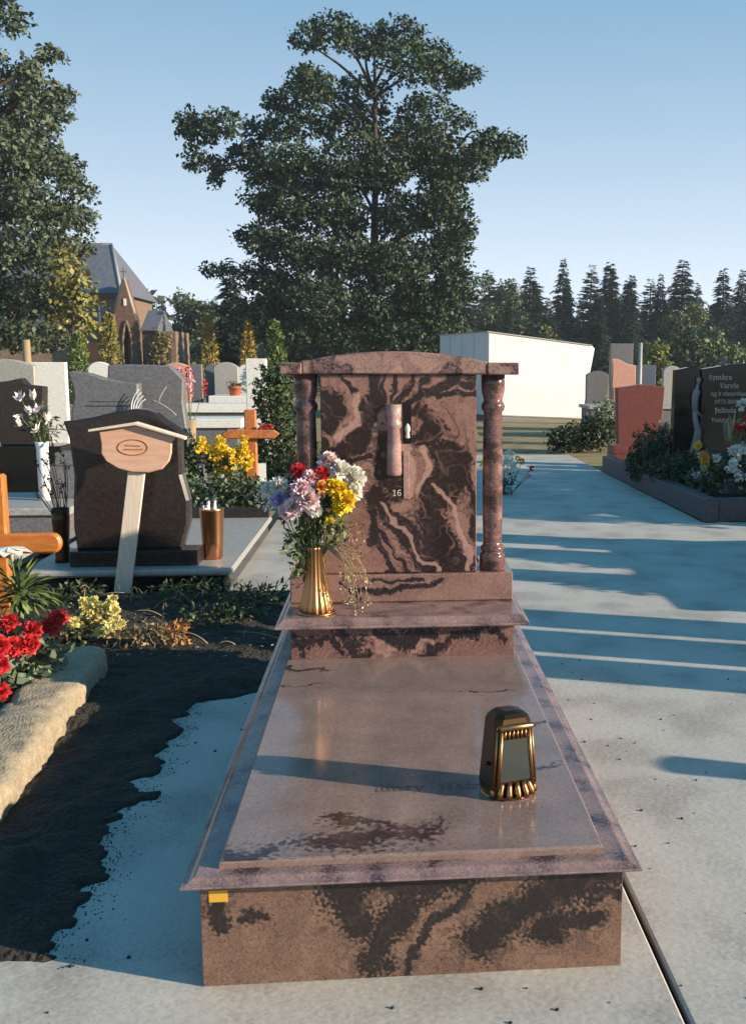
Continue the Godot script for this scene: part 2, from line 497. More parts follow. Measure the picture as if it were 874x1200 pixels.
	M.concrete = tri(pattern(1024, [[0.0, rgb(150, 144, 140)], [0.3, rgb(170, 164, 158)], [0.45, rgb(182, 177, 170)], [0.7, rgb(186, 181, 174)], [1.0, rgb(198, 194, 188)]], 0.005, 50.0, 91, [[0.0, rgb(120, 116, 108)], [0.3, rgb(166, 161, 152)], [1.0, rgb(190, 186, 178)]], 0.22, 0.4), 2.6, 0.78)
	bump(M.concrete, 0.3, 92, 0.025)
	M.soil = tri(pattern(512, [[0.0, rgb(30, 26, 23)], [0.5, rgb(46, 39, 34)], [1.0, rgb(62, 53, 46)]], 0.02, 10.0, 95, [[0.0, rgb(22, 18, 16)], [0.6, rgb(46, 39, 34)], [1.0, rgb(84, 74, 64)]], 0.35, 0.3), 0.8, 0.95)
	bump(M.soil, 0.1, 96, 1.2)
	M.ground = tri(pattern(512, [[0.0, rgb(92, 88, 58)], [0.4, rgb(132, 116, 78)], [0.7, rgb(150, 130, 92)], [1.0, rgb(168, 150, 112)]], 0.012, 20.0, 97, [[0.0, rgb(70, 66, 40)], [0.5, rgb(136, 120, 80)], [1.0, rgb(184, 168, 126)]], 0.4, 0.35), 3.0, 0.95)
	M.rock = tri(pattern(512, [[0.0, rgb(122, 110, 92)], [0.5, rgb(156, 142, 120)], [1.0, rgb(180, 166, 144)]], 0.02, 20.0, 99, [[0.0, rgb(92, 82, 68)], [0.5, rgb(156, 142, 120)], [1.0, rgb(194, 182, 160)]], 0.35, 0.3), 0.35, 0.9)
	bump(M.rock, 0.08, 100, 0.6)
	# wood with grain along one axis
	var wd := func(a: Color, b: Color, sd: int, rough: float, scl: Vector3) -> StandardMaterial3D:
		var m: StandardMaterial3D = tri(pattern(256, [[0.0, a], [0.45, a.lerp(b, 0.5)], [0.55, b], [1.0, b]], 0.02, 8.0, sd, [[0.0, a], [1.0, b]], 0.15, 0.3, 0.2), 1.0, rough, false)
		m.uv1_scale = scl
		return m
	M.sign_wood = wd.call(rgb(204, 158, 134), rgb(218, 176, 152), 101, 0.6, Vector3(0.5, 4, 3))
	M.post_wood = wd.call(rgb(206, 190, 170), rgb(224, 210, 194), 103, 0.65, Vector3(8, 0.6, 8))
	M.cross_wood = wd.call(rgb(150, 84, 44), rgb(190, 118, 68), 105, 0.45, Vector3(6, 2, 6))
	M.orange_wood = wd.call(rgb(176, 98, 40), rgb(196, 122, 58), 107, 0.3, Vector3(1.0, 5, 5))
	M.bark = tri(pattern(256, [[0.0, rgb(38, 32, 28)], [0.5, rgb(66, 57, 49)], [1.0, rgb(92, 82, 72)]], 0.03, 10.0, 109, [[0.0, rgb(30, 26, 22)], [1.0, rgb(96, 86, 74)]], 0.3), 0.8, 0.95)
	M.brick = tri(pattern(256, [[0.0, rgb(78, 58, 50)], [0.5, rgb(106, 78, 66)], [1.0, rgb(126, 98, 84)]], 0.03, 0.0, 111, [[0.0, rgb(70, 50, 44)], [1.0, rgb(140, 112, 98)]], 0.4, 0.2), 2.0, 0.9)
	M.brick_pale = tri(pattern(256, [[0.0, rgb(96, 80, 68)], [0.5, rgb(122, 102, 88)], [1.0, rgb(142, 122, 106)]], 0.03, 0.0, 113, [[0.0, rgb(86, 70, 58)], [1.0, rgb(152, 132, 116)]], 0.4, 0.2), 2.0, 0.9)
	M.slate = tri(pattern(256, [[0.0, rgb(70, 74, 86)], [0.5, rgb(92, 96, 108)], [1.0, rgb(114, 118, 130)]], 0.03, 0.0, 115, [[0.0, rgb(60, 64, 74)], [1.0, rgb(128, 132, 142)]], 0.35, 0.15), 2.5, 0.6)
	M.brass = mat(rgb(164, 124, 84), 0.33, 1.0)
	M.brass_dark = mat(rgb(84, 62, 44), 0.38, 1.0)
	M.copper = mat(rgb(206, 146, 104), 0.26, 1.0)
	M.window = mat(rgb(52, 58, 66), 0.08)
	M.dark = mat(rgb(16, 15, 15), 0.7)
	M.container = tri(pattern(256, [[0.0, rgb(188, 190, 192)], [0.3, rgb(206, 208, 210)], [1.0, rgb(214, 216, 218)]], 0.008, 30.0, 121, [[0.0, rgb(180, 180, 178)], [1.0, rgb(216, 218, 220)]], 0.12), 3.0, 0.55)
	M.plastic_white = mat(rgb(226, 228, 230), 0.5)
	M.glass = mat(Color(0.75, 0.8, 0.8, 0.25), 0.05)
	M.glass.transparency = BaseMaterial3D.TRANSPARENCY_ALPHA
	M.sticker = mat(rgb(214, 164, 52), 0.5)
	M.letter = mat(rgb(206, 202, 190), 0.5)
	M.leaf = leafmat()
	M.petal = leafmat(0.5)
	M.stem = mat(rgb(92, 104, 60), 0.7)
	M.twig = mat(rgb(150, 132, 102), 0.85)
	M.twig_dark = mat(rgb(84, 72, 58), 0.9)
	M.terracotta = mat(rgb(190, 104, 76), 0.8)
	M.clay_grey = tri(pattern(128, [[0.0, rgb(120, 118, 112)], [1.0, rgb(160, 157, 150)]], 0.03, 0.0, 117, [[0.0, rgb(100, 98, 92)], [1.0, rgb(180, 178, 170)]], 0.3), 0.5, 0.8)

const GREEN := [Color(0.05, 0.085, 0.03), Color(0.07, 0.11, 0.035), Color(0.09, 0.125, 0.045)]
const DARKGREEN := [Color(0.03, 0.05, 0.022), Color(0.042, 0.066, 0.03), Color(0.055, 0.078, 0.036)]
const OAKGREEN := [Color(0.018, 0.042, 0.022), Color(0.026, 0.056, 0.028), Color(0.04, 0.075, 0.034), Color(0.02, 0.042, 0.026), Color(0.06, 0.095, 0.038)]
const PALEGREEN := [Color(0.13, 0.19, 0.05), Color(0.18, 0.24, 0.07), Color(0.1, 0.15, 0.05)]
const YELLOWGREEN := [Color(0.2, 0.19, 0.04), Color(0.26, 0.22, 0.05), Color(0.15, 0.16, 0.04)]
const AUTUMN := [Color(0.34, 0.24, 0.05), Color(0.42, 0.28, 0.05), Color(0.25, 0.2, 0.05)]
const SPRUCE := [Color(0.024, 0.05, 0.036), Color(0.034, 0.062, 0.044), Color(0.045, 0.076, 0.048)]
const RED := [Color(0.6, 0.03, 0.03), Color(0.7, 0.05, 0.05), Color(0.5, 0.02, 0.03)]
const YELLOW := [Color(0.85, 0.62, 0.02), Color(0.88, 0.7, 0.05), Color(0.8, 0.5, 0.02)]
const PALEYELLOW := [Color(0.72, 0.62, 0.22), Color(0.66, 0.55, 0.18), Color(0.76, 0.7, 0.34)]
const WHITE := [Color(0.8, 0.78, 0.75), Color(0.84, 0.83, 0.8), Color(0.76, 0.74, 0.72)]
const PINK := [Color(0.75, 0.35, 0.5), Color(0.8, 0.5, 0.6), Color(0.7, 0.25, 0.42)]
const PALEPINK := [Color(0.82, 0.62, 0.66), Color(0.84, 0.72, 0.74), Color(0.8, 0.5, 0.6)]
const LILAC := [Color(0.42, 0.34, 0.7), Color(0.52, 0.44, 0.75), Color(0.6, 0.5, 0.75)]
const ORANGE := [Color(0.8, 0.3, 0.05), Color(0.75, 0.4, 0.1)]
const DRY := [Color(0.28, 0.2, 0.11), Color(0.36, 0.27, 0.16), Color(0.2, 0.13, 0.07)]
const GREYGREEN := [Color(0.13, 0.18, 0.11), Color(0.17, 0.22, 0.14), Color(0.1, 0.14, 0.08)]

# ---------------------------------------------------------------- the scene
func _ready():
	# camera: a shifted lens, as the print was cropped
	var cam := Camera3D.new()
	cam.name = "camera"
	add_child(cam)
	cam.projection = Camera3D.PROJECTION_FRUSTUM
	cam.keep_aspect = Camera3D.KEEP_HEIGHT
	cam.near = 0.1
	cam.far = 2000.0
	cam.size = 0.1 * 1200.0 / 1188.3
	cam.frustum_offset = Vector2(0.1 * (437.0 - 562.4) / 1188.3, 0.1 * (592.1 - 600.0) / 1188.3)
	cam.position = Vector3(-0.0532, 1.4568, 2.2591)
	cam.rotation = Vector3(-0.1389, -0.0905, 0.0026)
	cam.current = true
	# sky, air and sun
	var env := Environment.new()
	env.background_mode = Environment.BG_SKY
	var sky := Sky.new()
	var sm := ProceduralSkyMaterial.new()
	sm.sky_top_color = rgb(44, 110, 146)
	sm.sky_horizon_color = rgb(204, 211, 220)
	sm.sky_curve = 0.15
	sm.ground_bottom_color = rgb(110, 104, 92)
	sm.ground_horizon_color = rgb(204, 211, 220)
	sm.sun_angle_max = 1.0
	sky.sky_material = sm
	env.sky = sky
	env.tonemap_mode = Environment.TONE_MAPPER_LINEAR
	env.tonemap_exposure = 1.8
	env.sdfgi_enabled = true
	env.ssao_enabled = true
	env.ssil_enabled = true
	env.fog_enabled = true
	env.fog_density = 0.0006
	env.fog_light_color = rgb(190, 204, 220)
	var we := WorldEnvironment.new()
	we.environment = env
	add_child(we)
	var sun := DirectionalLight3D.new()
	sun.name = "sun"
	sun.light_energy = 1.6
	sun.light_color = Color(1.0, 0.92, 0.8)
	sun.light_angular_distance = 0.5
	sun.shadow_enabled = true
	add_child(sun)
	sun.look_at_from_position(Vector3.ZERO, Vector3(-1.0, -0.308, -0.36))

	make_materials()
	rng.seed = 11
	build_ground()
	build_main_grave()
	build_bouquet_and_lantern()
	rng.seed = 21
	build_left_near()
	rng.seed = 31
	build_left_grave()
	rng.seed = 41
	build_left_rows()
	rng.seed = 51
	build_right_rows()
	build_off_frame()
	rng.seed = 61
	build_chapel()
	build_trees()

func P2(a: Array) -> PackedVector2Array:
	var o := PackedVector2Array()
	for i in range(0, a.size(), 2): o.append(Vector2(a[i], a[i + 1]))
	return o

func build_ground():
	struct("ground", flatm(rect(1200, 1200), -0.3, -0.03, 0.001), M.ground)
	# concrete in two casts with an open joint between them
	struct("pavement", flatm(P2([-4.2, -3.0, 0.594, -3.0, 0.594, 14.2, -1.1, 14.2, -1.1, 4.2, -4.2, 4.2]), -0.12, 0.0, 0.006), M.concrete)
	struct("path", flatm(P2([0.61, -3.0, 7.0, -3.0, 7.0, 6.85, 2.85, 6.87, 2.85, 13.9, 0.61, 14.0]), -0.12, 0.0, 0.006), M.concrete)
	var jf := struct("joint_filler", flatm(rect(0.03, 17.0, 0.602, 5.5), -0.12, -0.03, 0.001), M.soil)
	jf.set_meta("label", "dark open joint between the concrete casts")
	# soil spread over the concrete, with a ragged rim
	var nz := FastNoiseLite.new()
	nz.seed = 4
	nz.frequency = 2.2
	nz.fractal_octaves = 4
	var edge := FastNoiseLite.new()
	edge.seed = 9
	edge.frequency = 3.0
	edge.fractal_octaves = 6
	var s := mb(true)
	var nx := 150
	var nzn := 215
	var hgt := func(i: int, j: int) -> Vector3:
		var x := -3.6 + i * 0.0212
		var z := -4.25 + j * 0.02
		# right rim of the bed
		var rim := -0.9 + 0.12 * edge.get_noise_2d(x * 1.5, z * 2.0)
		var k := smoothstep(-2.0, -2.3, z)
		rim = lerpf(rim, -0.48, k)
		var front := -0.14 + 0.02 * edge.get_noise_2d(x * 2.0, 7.0)
		var ins := minf(rim - x, front - z)
		ins = minf(ins, z + 4.22)
		var y := lerpf(-0.02, 0.012, smoothstep(-0.015, 0.015, ins)) + 0.035 * smoothstep(0.0, 0.35, ins)
		if ins > 0: y += (nz.get_noise_2d(x, z) + 0.5 * nz.get_noise_2d(x * 4, z * 4)) * 0.03 * smoothstep(0, 0.15, ins)
		return Vector3(x, y, z)
	for j in nzn - 1:
		for i in nx - 1:
			var a: Vector3 = hgt.call(i, j + 1)
			var b: Vector3 = hgt.call(i + 1, j + 1)
			var c: Vector3 = hgt.call(i + 1, j)
			var d: Vector3 = hgt.call(i, j)
			if maxf(maxf(a.y, b.y), maxf(c.y, d.y)) < 0.0: continue
			quad(s, a, b, c, d)
	struct("soil", done(s), M.soil)
	# crumbs of soil and grit on the concrete
	var g := mb()
	for k in 700:
		var z := rng.randf_range(-2.1, -0.1)
		var x := -0.9 + 0.12 * edge.get_noise_2d(-0.9 * 1.5, z * 2.0) + absf(rng.randfn()) * 0.035
		var r := rng.randf_range(0.0008, 0.0032)
		lathe(g, [Vector2(r, 0.0005), Vector2(r * 0.8, r * 0.8), Vector2(0.0002, r)], 5, 0, 0, Transform3D(Basis.IDENTITY, Vector3(x, 0, z)))
	for k in 150:
		var p := Vector3(rng.randf_range(-1.0, 1.7), 0, rng.randf_range(-2.6, 0.5))
		if absf(p.x) < 0.56 and p.z < 0.06: continue
		if p.x < -0.5 and p.z < 0.0 and rng.randf() < 0.4: p.x = -0.75 + rng.randf_range(-0.12, 0.1)
		var r := rng.randf_range(0.002, 0.006)
		lathe(g, [Vector2(r, 0.0005), Vector2(r * 0.8, r * 0.8), Vector2(0.0002, r)], 5, 0, 0, Transform3D(Basis.IDENTITY, p))
	var gr := part("grit", done(g), M.soil, self)
	tag(gr, "dark crumbs of soil and grit scattered on the concrete", "grit", "", "stuff")

func build_main_grave():
	var t := thing("granite_grave", "large polished pink and black veined granite grave monument with columns and arched cap", "grave")
	# the box of the plinth: four panels
	part("front_panel", slabm(rect(1.0, 0.262, 0, 0.131), -0.06, 0.0, 0.002), M.plinth_front, t)
	part("side_panel", boxm(Vector3(-0.5, 0.0, -2.2), Vector3(-0.44, 0.262, -0.062), 0.002), M.granite, t)
	part("side_panel", boxm(Vector3(0.44, 0.0, -2.2), Vector3(0.5, 0.262, -0.062), 0.002), M.granite, t)
	part("back_panel", boxm(Vector3(-0.438, 0.0, -2.2), Vector3(0.438, 0.262, -2.14), 0.002), M.granite, t)
	# moulded rails round the top
	var prof := [Vector2(-0.1, 0.2625), Vector2(0.036, 0.2625), Vector2(0.038, 0.2655), Vector2(0.0365, 0.2685), Vector2(0.03, 0.2695), Vector2(0.022, 0.2715), Vector2(0.016, 0.2745), Vector2(0.012, 0.278), Vector2(0.007, 0.2795), Vector2(-0.1, 0.2795)]
	for k in ["f", "l", "r", "b"]:
		part("rail", railm(prof, 0.5, 0.0, -2.2, k), M.granite_rail, t)
	# cover slab
	part("cover_slab", flatm(rect(0.916, 1.645, 0, 0.8495, 0.0), 0.2, 0.2985, 0.006), M.cover_slab, t)
	# step under the stele
	part("step_block", slabm(rect(0.885, 0.142, 0, 0.3605), -2.19, -1.668, 0.002), M.step_front, t)
	var p2 := [Vector2(-0.235, 0.432), Vector2(0.055, 0.432), Vector2(0.0565, 0.436), Vector2(0.055, 0.443), Vector2(0.046, 0.446), Vector2(0.038, 0.452), Vector2(0.032, 0.462), Vector2(0.026, 0.468), Vector2(0.02, 0.4695), Vector2(-0.235, 0.4695)]
	var st := thing_part("step_slab", t)
	for k in ["f", "l", "r", "b"]:
		part("rail", railm(p2, 0.4415, -1.67, -2.18, k), M.granite_rail, st)
	# stele: base block, carved stone, two columns, cap
	part("stele_base", slabm(rect(0.924, 0.117, 0, 0.529), -2.13, -1.89, 0.004), M.base_front, t)
	part("stele", slabm(rect(0.635, 0.823, -0.008, 1.0), -2.03, -1.915, 0.004), M.headstone, t)
	for sx in [-0.388, 0.383]:
		var cp := [Vector2(0.0, 0.5885), Vector2(0.052, 0.5885), Vector2(0.055, 0.592), Vector2(0.055, 0.645), Vector2(0.052, 0.658), Vector2(0.043, 0.666), Vector2(0.05, 0.673), Vector2(0.0515, 0.68), Vector2(0.05, 0.687), Vector2(0.041, 0.694), Vector2(0.0395, 0.71), Vector2(0.042, 0.8), Vector2(0.0425, 0.95), Vector2(0.0405, 1.22), Vector2(0.038, 1.255), Vector2(0.046, 1.265), Vector2(0.0495, 1.279), Vector2(0.046, 1.293), Vector2(0.038, 1.303), Vector2(0.041, 1.318), Vector2(0.0475, 1.34), Vector2(0.049, 1.37), Vector2(0.049, 1.411), Vector2(0.0, 1.411)]
		var c := part("column", lathem(cp, 40), M.granite_column, t)
		c.position = Vector3(sx, 0, -1.972)
	var arc := [-0.395, 1.412, 0.352, 1.412, 0.352, 1.466]
	for i in 15:
		var a := lerpf(0.33, -0.37, i / 14.0)
		arc.append_array([a, 1.468 + 0.037 * pow(cos((a + 0.02) / 0.35 * PI / 2), 0.8) if absf((a + 0.02) / 0.35) < 1.0 else 1.468])
	arc.append_array([-0.395, 1.466])
	part("arched_cap", slabm(P2(arc), -2.1, -1.893, 0.006), M.granite, t)
	part("cap_end", boxm(Vector3(-0.482, 1.4115, -2.08), Vector3(-0.396, 1.459, -1.888), 0.004), M.granite, t)
	part("cap_end", boxm(Vector3(0.353, 1.4115, -2.08), Vector3(0.481, 1.461, -1.888), 0.004), M.granite, t)
	part("relief_column", lathem([Vector2(0.0, 1.0), Vector2(0.03, 1.0), Vector2(0.032, 1.02), Vector2(0.03, 1.12), Vector2(0.027, 1.19), Vector2(0.033, 1.2), Vector2(0.033, 1.215), Vector2(0.027, 1.225), Vector2(0.031, 1.24), Vector2(0.033, 1.29), Vector2(0.0, 1.29)], 24), M.relief, t).position = Vector3(-0.03, 0, -1.92)
	part("relief_slot", boxm(Vector3(0.006, 1.13, -1.914), Vector3(0.042, 1.3, -1.9125), 0.0005), M.black_stone, t)
	part("relief_figure", lathem([Vector2(0.0, 1.15), Vector2(0.01, 1.155), Vector2(0.007, 1.175), Vector2(0.012, 1.19), Vector2(0.008, 1.205), Vector2(0.0, 1.215)], 12), M.letter, t).position = Vector3(0.026, 0, -1.908)
	part("relief_strip", boxm(Vector3(0.008, 0.9, -1.914), Vector3(0.032, 1.1, -1.911), 0.001), M.relief, t)
	# the only figures left readable, and the cut letters on the slab
	var txt := text("16", 0.026, M.letter, t, Vector3(-0.02, 0.925, -1.9145))
	txt.name = "year_figures"
	var t2 := text("amry   Hairy", 0.04, mat(rgb(96, 79, 74), 0.4), t, Vector3(0.06, 0.299, -0.405))
	t2.name = "cut_letters"
	t2.rotation = Vector3(-PI / 2, 0, 0)
	var stk := part("sticker", boxm(Vector3(-0.479, 0.212, 0.0005), Vector3(-0.436, 0.241, 0.0015), 0.0003), M.sticker, t)
	stk.set_meta("label", "small yellow sticker on the front panel")

func thing_part(called: String, parent: Node) -> Node3D:
	var o := Node3D.new()
	o.name = called
	parent.add_child(o, true)
	return o

func text(words: String, size: float, m: Material, parent: Node, at: Vector3, serif := true) -> MeshInstance3D:
	var tm := TextMesh.new()
	var f := SystemFont.new()
	f.font_names = PackedStringArray(["Droid Serif" if serif else "Droid Sans"])
	f.font_italic = serif
	tm.font = f
	tm.text = words
	tm.font_size = 32
	tm.pixel_size = size / 24.0
	tm.depth = 0.001
	tm.curve_step = 1.0
	var o := part("lettering", tm, m, parent)
	o.position = at
	return o

func build_bouquet_and_lantern():
	# fluted vase
	var v := thing("flower_vase", "fluted brass vase flaring to its foot on the granite step", "vase", Vector3(-0.345, 0.47, -1.74))
	var vp := [Vector2(0.0, 0.0), Vector2(0.06, 0.0), Vector2(0.068, 0.006), Vector2(0.07, 0.02), Vector2(0.063, 0.045), Vector2(0.053, 0.08), Vector2(0.045, 0.12), Vector2(0.04, 0.17), Vector2(0.0385, 0.22), Vector2(0.041, 0.26), Vector2(0.044, 0.275), Vector2(0.039, 0.273), Vector2(0.034, 0.2), Vector2(0.0, 0.19)]
	part("body", lathem(vp, 112, 16, 0.17), M.brass, v)
	part("foot", lathem([Vector2(0.0, -0.0005), Vector2(0.074, -0.0005), Vector2(0.076, 0.004), Vector2(0.066, 0.009), Vector2(0.0, 0.01)], 48), M.brass, v)
	# bouquet
	var b := thing("flower_bouquet", "mixed bouquet of yellow, white, pink, red and lilac flowers in brass vase", "flowers", Vector3(-0.345, 0.47, -1.74))
	var mouth := Vector3(0, 0.24, 0)
	# [x, y, z, r, colours]
	var fl := [[-0.06, 0.565, 0.0, 0.03, RED], [0.03, 0.552, 0.02, 0.03, RED], [0.055, 0.6, -0.02, 0.036, PALEPINK], [0.1, 0.565, 0.0, 0.04, WHITE], [0.15, 0.53, -0.02, 0.046, WHITE], [0.14, 0.485, 0.0, 0.042, WHITE],
		[0.095, 0.495, 0.04, 0.036, YELLOW], [0.115, 0.455, 0.05, 0.042, YELLOW], [0.075, 0.51, 0.05, 0.03, YELLOW], [0.06, 0.375, 0.05, 0.018, YELLOW], [0.035, 0.51, 0.06, 0.024, ORANGE], [0.1, 0.43, 0.05, 0.03, YELLOW],
		[-0.045, 0.5, 0.06, 0.038, PALEPINK + PINK.slice(0, 1)], [-0.02, 0.46, 0.07, 0.042, PALEPINK], [-0.075, 0.43, 0.06, 0.036, PALEPINK], [-0.13, 0.455, 0.03, 0.032, LILAC], [-0.1, 0.415, 0.05, 0.032, PALEPINK], [-0.135, 0.51, 0.0, 0.032, WHITE], [-0.175, 0.49, -0.03, 0.03, WHITE], [-0.01, 0.54, 0.03, 0.03, PALEPINK], [0.005, 0.42, 0.06, 0.026, WHITE]]
	for f in fl:
		var c := Vector3(f[0], f[1], f[2])
		part("bloom", bloom(c, f[3] * 1.15, 150, f[4], c - Vector3(0, 0.3, -0.15)), M.petal, b)
		part("stem", tubem(bend(mouth + Vector3(f[0] * 0.15, -0.03, f[2] * 0.15), c, Vector3(f[0] * 0.12, 0.0, 0.01)), 0.0022, 0.0016, 5), M.stem, b)
	var lv := crown_leaves([[Vector3(-0.02, 0.36, 0.0), Vector3(0.1, 0.08, 0.07)], [Vector3(0.06, 0.36, 0.02), Vector3(0.06, 0.09, 0.05)], [Vector3(-0.06, 0.3, 0.01), Vector3(0.05, 0.06, 0.04), 0.6], [Vector3(0.0, 0.44, -0.02), Vector3(0.14, 0.06, 0.05)], [Vector3(-0.06, 0.22, 0.03), Vector3(0.03, 0.06, 0.03), 0.5]], 26, 7, 0.012, 0.034, 0.1)
	part("foliage", leafmesh(lv, GREEN, 0.4), M.leaf, b)
	# fine white filler flowers at the left
	var gy := []
	for k in 260:
		var p := Vector3(-0.17, 0.47, -0.02) + rdir() * Vector3(0.07, 0.07, 0.05) * pow(rng.randf(), 0.4)
		gy.append([p, rdir(), rdir(), rng.randf_range(0.006, 0.01)])
	part("filler_blooms", leafmesh(gy, WHITE, 0.9), M.petal, b)
	# dry sprays hanging over the right of the vase
	var d := thing("dried_spray", "dry straw coloured stems hanging beside the brass vase", "dried flowers", Vector3(-0.25, 0.47, -1.72))
	for k in 16:
		var e := Vector3(rng.randf_range(0.0, 0.13), rng.randf_range(0.005, 0.16), rng.randf_range(0.0, 0.06))
		var a := Vector3(-0.065, 0.275, 0.0)
		part("stem", tubem(bend(a, e, Vector3(0.035, rng.randf_range(0.02, 0.06), 0.02), 7), 0.0017, 0.001, 4), M.twig, d)
		var hd := []
		for q in 12: hd.append([e + rdir() * 0.014, rdir(), rdir(), rng.randf_range(0.008, 0.016)])
		part("seed_head", leafmesh(hd, [Color(0.45, 0.36, 0.24), Color(0.55, 0.48, 0.36), Color(0.3, 0.22, 0.12)], 0.5), M.petal, d)
	var up := []
	for k in 240:
		up.append([Vector3(rng.randf_range(-0.01, 0.1), rng.randf_range(0.12, 0.36), rng.randf_range(-0.08, -0.01)), rdir(), rdir(), rng.randf_range(0.01, 0.02)])
	part("dry_foliage", leafmesh(up, DRY, 0.4), M.leaf, d)

	# lantern
	var l := thing("grave_lantern", "small dark bronze grave lantern with brass ribbed glass front on the slab", "lantern", Vector3(0.262, 0.2995, -0.372), 0.3)
	var ring := func(hw: float, hd: float, y: float, ch: float) -> Array:
		var o := []
		for q in rect(hw * 2, hd * 2, 0, 0, ch): o.append(Vector3(q.x, y, q.y))
		o.reverse()
		return o
	var loft := func(s: SurfaceTool, rs: Array, cap := true):
		for i in rs.size() - 1:
			for k in rs[i].size():
				var k2: int = (k + 1) % rs[i].size()
				quad(s, rs[i][k], rs[i][k2], rs[i + 1][k2], rs[i + 1][k])
		if cap:
			var top: Array = rs[-1]
			for k in range(1, top.size() - 1):
				for q in [top[0], top[k + 1], top[k]]: s.add_vertex(q)
	var s := mb()
	loft.call(s, [ring.call(0.062, 0.055, 0.0, 0.012), ring.call(0.064, 0.057, 0.012, 0.014), ring.call(0.066, 0.056, 0.03, 0.014), ring.call(0.053, 0.048, 0.19, 0.014), ring.call(0.053, 0.048, 0.202, 0.016), ring.call(0.049, 0.044, 0.216, 0.018), ring.call(0.038, 0.034, 0.226, 0.016), ring.call(0.02, 0.018, 0.23, 0.008)])
	part("housing", done(s), M.brass_dark, l)
	# front frame, glass, ribs, scalloped foot
	var zf := func(y: float) -> float: return lerpf(0.0575, 0.0495, (y - 0.03) / 0.16)
	for sx in [-1, 1]:
		part("frame_bar", tubem([Vector3(sx * 0.05, 0.04, zf.call(0.04)), Vector3(sx * 0.045, 0.1, zf.call(0.1)), Vector3(sx * 0.04, 0.185, zf.call(0.185))], 0.0055, 0.005, 10), M.brass, l)
		part("frame_bar", tubem([Vector3(sx * 0.061, 0.035, zf.call(0.04) - 0.006), Vector3(sx * 0.05, 0.185, zf.call(0.185) - 0.004)], 0.003, 0.003, 8), M.brass, l)
	part("top_bar", tubem([Vector3(-0.047, 0.196, 0.051), Vector3(-0.046, 0.196, 0.053), Vector3(0.046, 0.196, 0.053), Vector3(0.047, 0.196, 0.051)], 0.0085, 0.0085, 12), M.brass, l)
	for k in 6:
		var x := lerpf(-0.029, 0.029, k / 5.0)
		part("rib", tubem([Vector3(x * 1.06, 0.163, zf.call(0.163) + 0.001), Vector3(x, 0.186, zf.call(0.186) + 0.001)], 0.0036, 0.0036, 8), M.brass, l)
	var gs := mb()
	quad(gs, Vector3(-0.044, 0.048, zf.call(0.048) - 0.0005 + 0.0015), Vector3(0.044, 0.048, zf.call(0.048) + 0.001), Vector3(0.036, 0.163, zf.call(0.163) + 0.001), Vector3(-0.036, 0.163, zf.call(0.163) + 0.001))
	part("pane", done(gs), M.lantern_glass if M.has("lantern_glass") else mat(rgb(58, 64, 62), 0.06), l)
	for k in 7:
		var a := lerpf(-1.15, 1.15, k / 6.0)
		var c := Vector3(sin(a) * 0.062, 0.0, 0.018 + cos(a) * 0.052)
		var ps := [c + Vector3(0, 0.004, 0) + Vector3(sin(a), 0, cos(a)) * 0.004, c + Vector3(0, 0.018, 0) + Vector3(sin(a), 0, cos(a)) * 0.003, c * Vector3(0.92, 1, 0.95) + Vector3(0, 0.033, 0), c * Vector3(0.85, 1, 0.88) + Vector3(0, 0.043, 0)]
		part("scallop", tubem(ps, 0.0095, 0.006, 10), M.brass, l)
	part("foot_plate", lathem([Vector2(0.0, 0.0), Vector2(0.074, 0.0), Vector2(0.075, 0.003), Vector2(0.07, 0.005), Vector2(0.0, 0.005)], 40), M.brass, l)
	var kn := part("hinge_knob", lathem([Vector2(0.0, -0.006), Vector2(0.006, -0.004), Vector2(0.007, 0.0), Vector2(0.006, 0.004), Vector2(0.0, 0.006)], 10), M.brass_dark, l)
	kn.position = Vector3(-0.066, 0.088, 0.01)

# a leafy plant of separate clumps standing on the ground
func bush(called: String, label: String, category: String, at: Vector3, clumps: Array, twigs: int, per: int, spread: float, size: float, cols: Array, group := "", aspect := 0.55) -> Node3D:
	var t := thing(called, label, category, at, 0, group)
	part("foliage", leafmesh(crown_leaves(clumps, twigs, per, spread, size, 0.2), cols, aspect), M.leaf, t)
	var s := mb(true)
	for c in clumps:
		tube(s, bend(Vector3.ZERO, c[0], Vector3(0, 0.01, 0), 3), 0.006, 0.003, 5)
	part("stems", done(s), M.twig_dark, t)
	return t

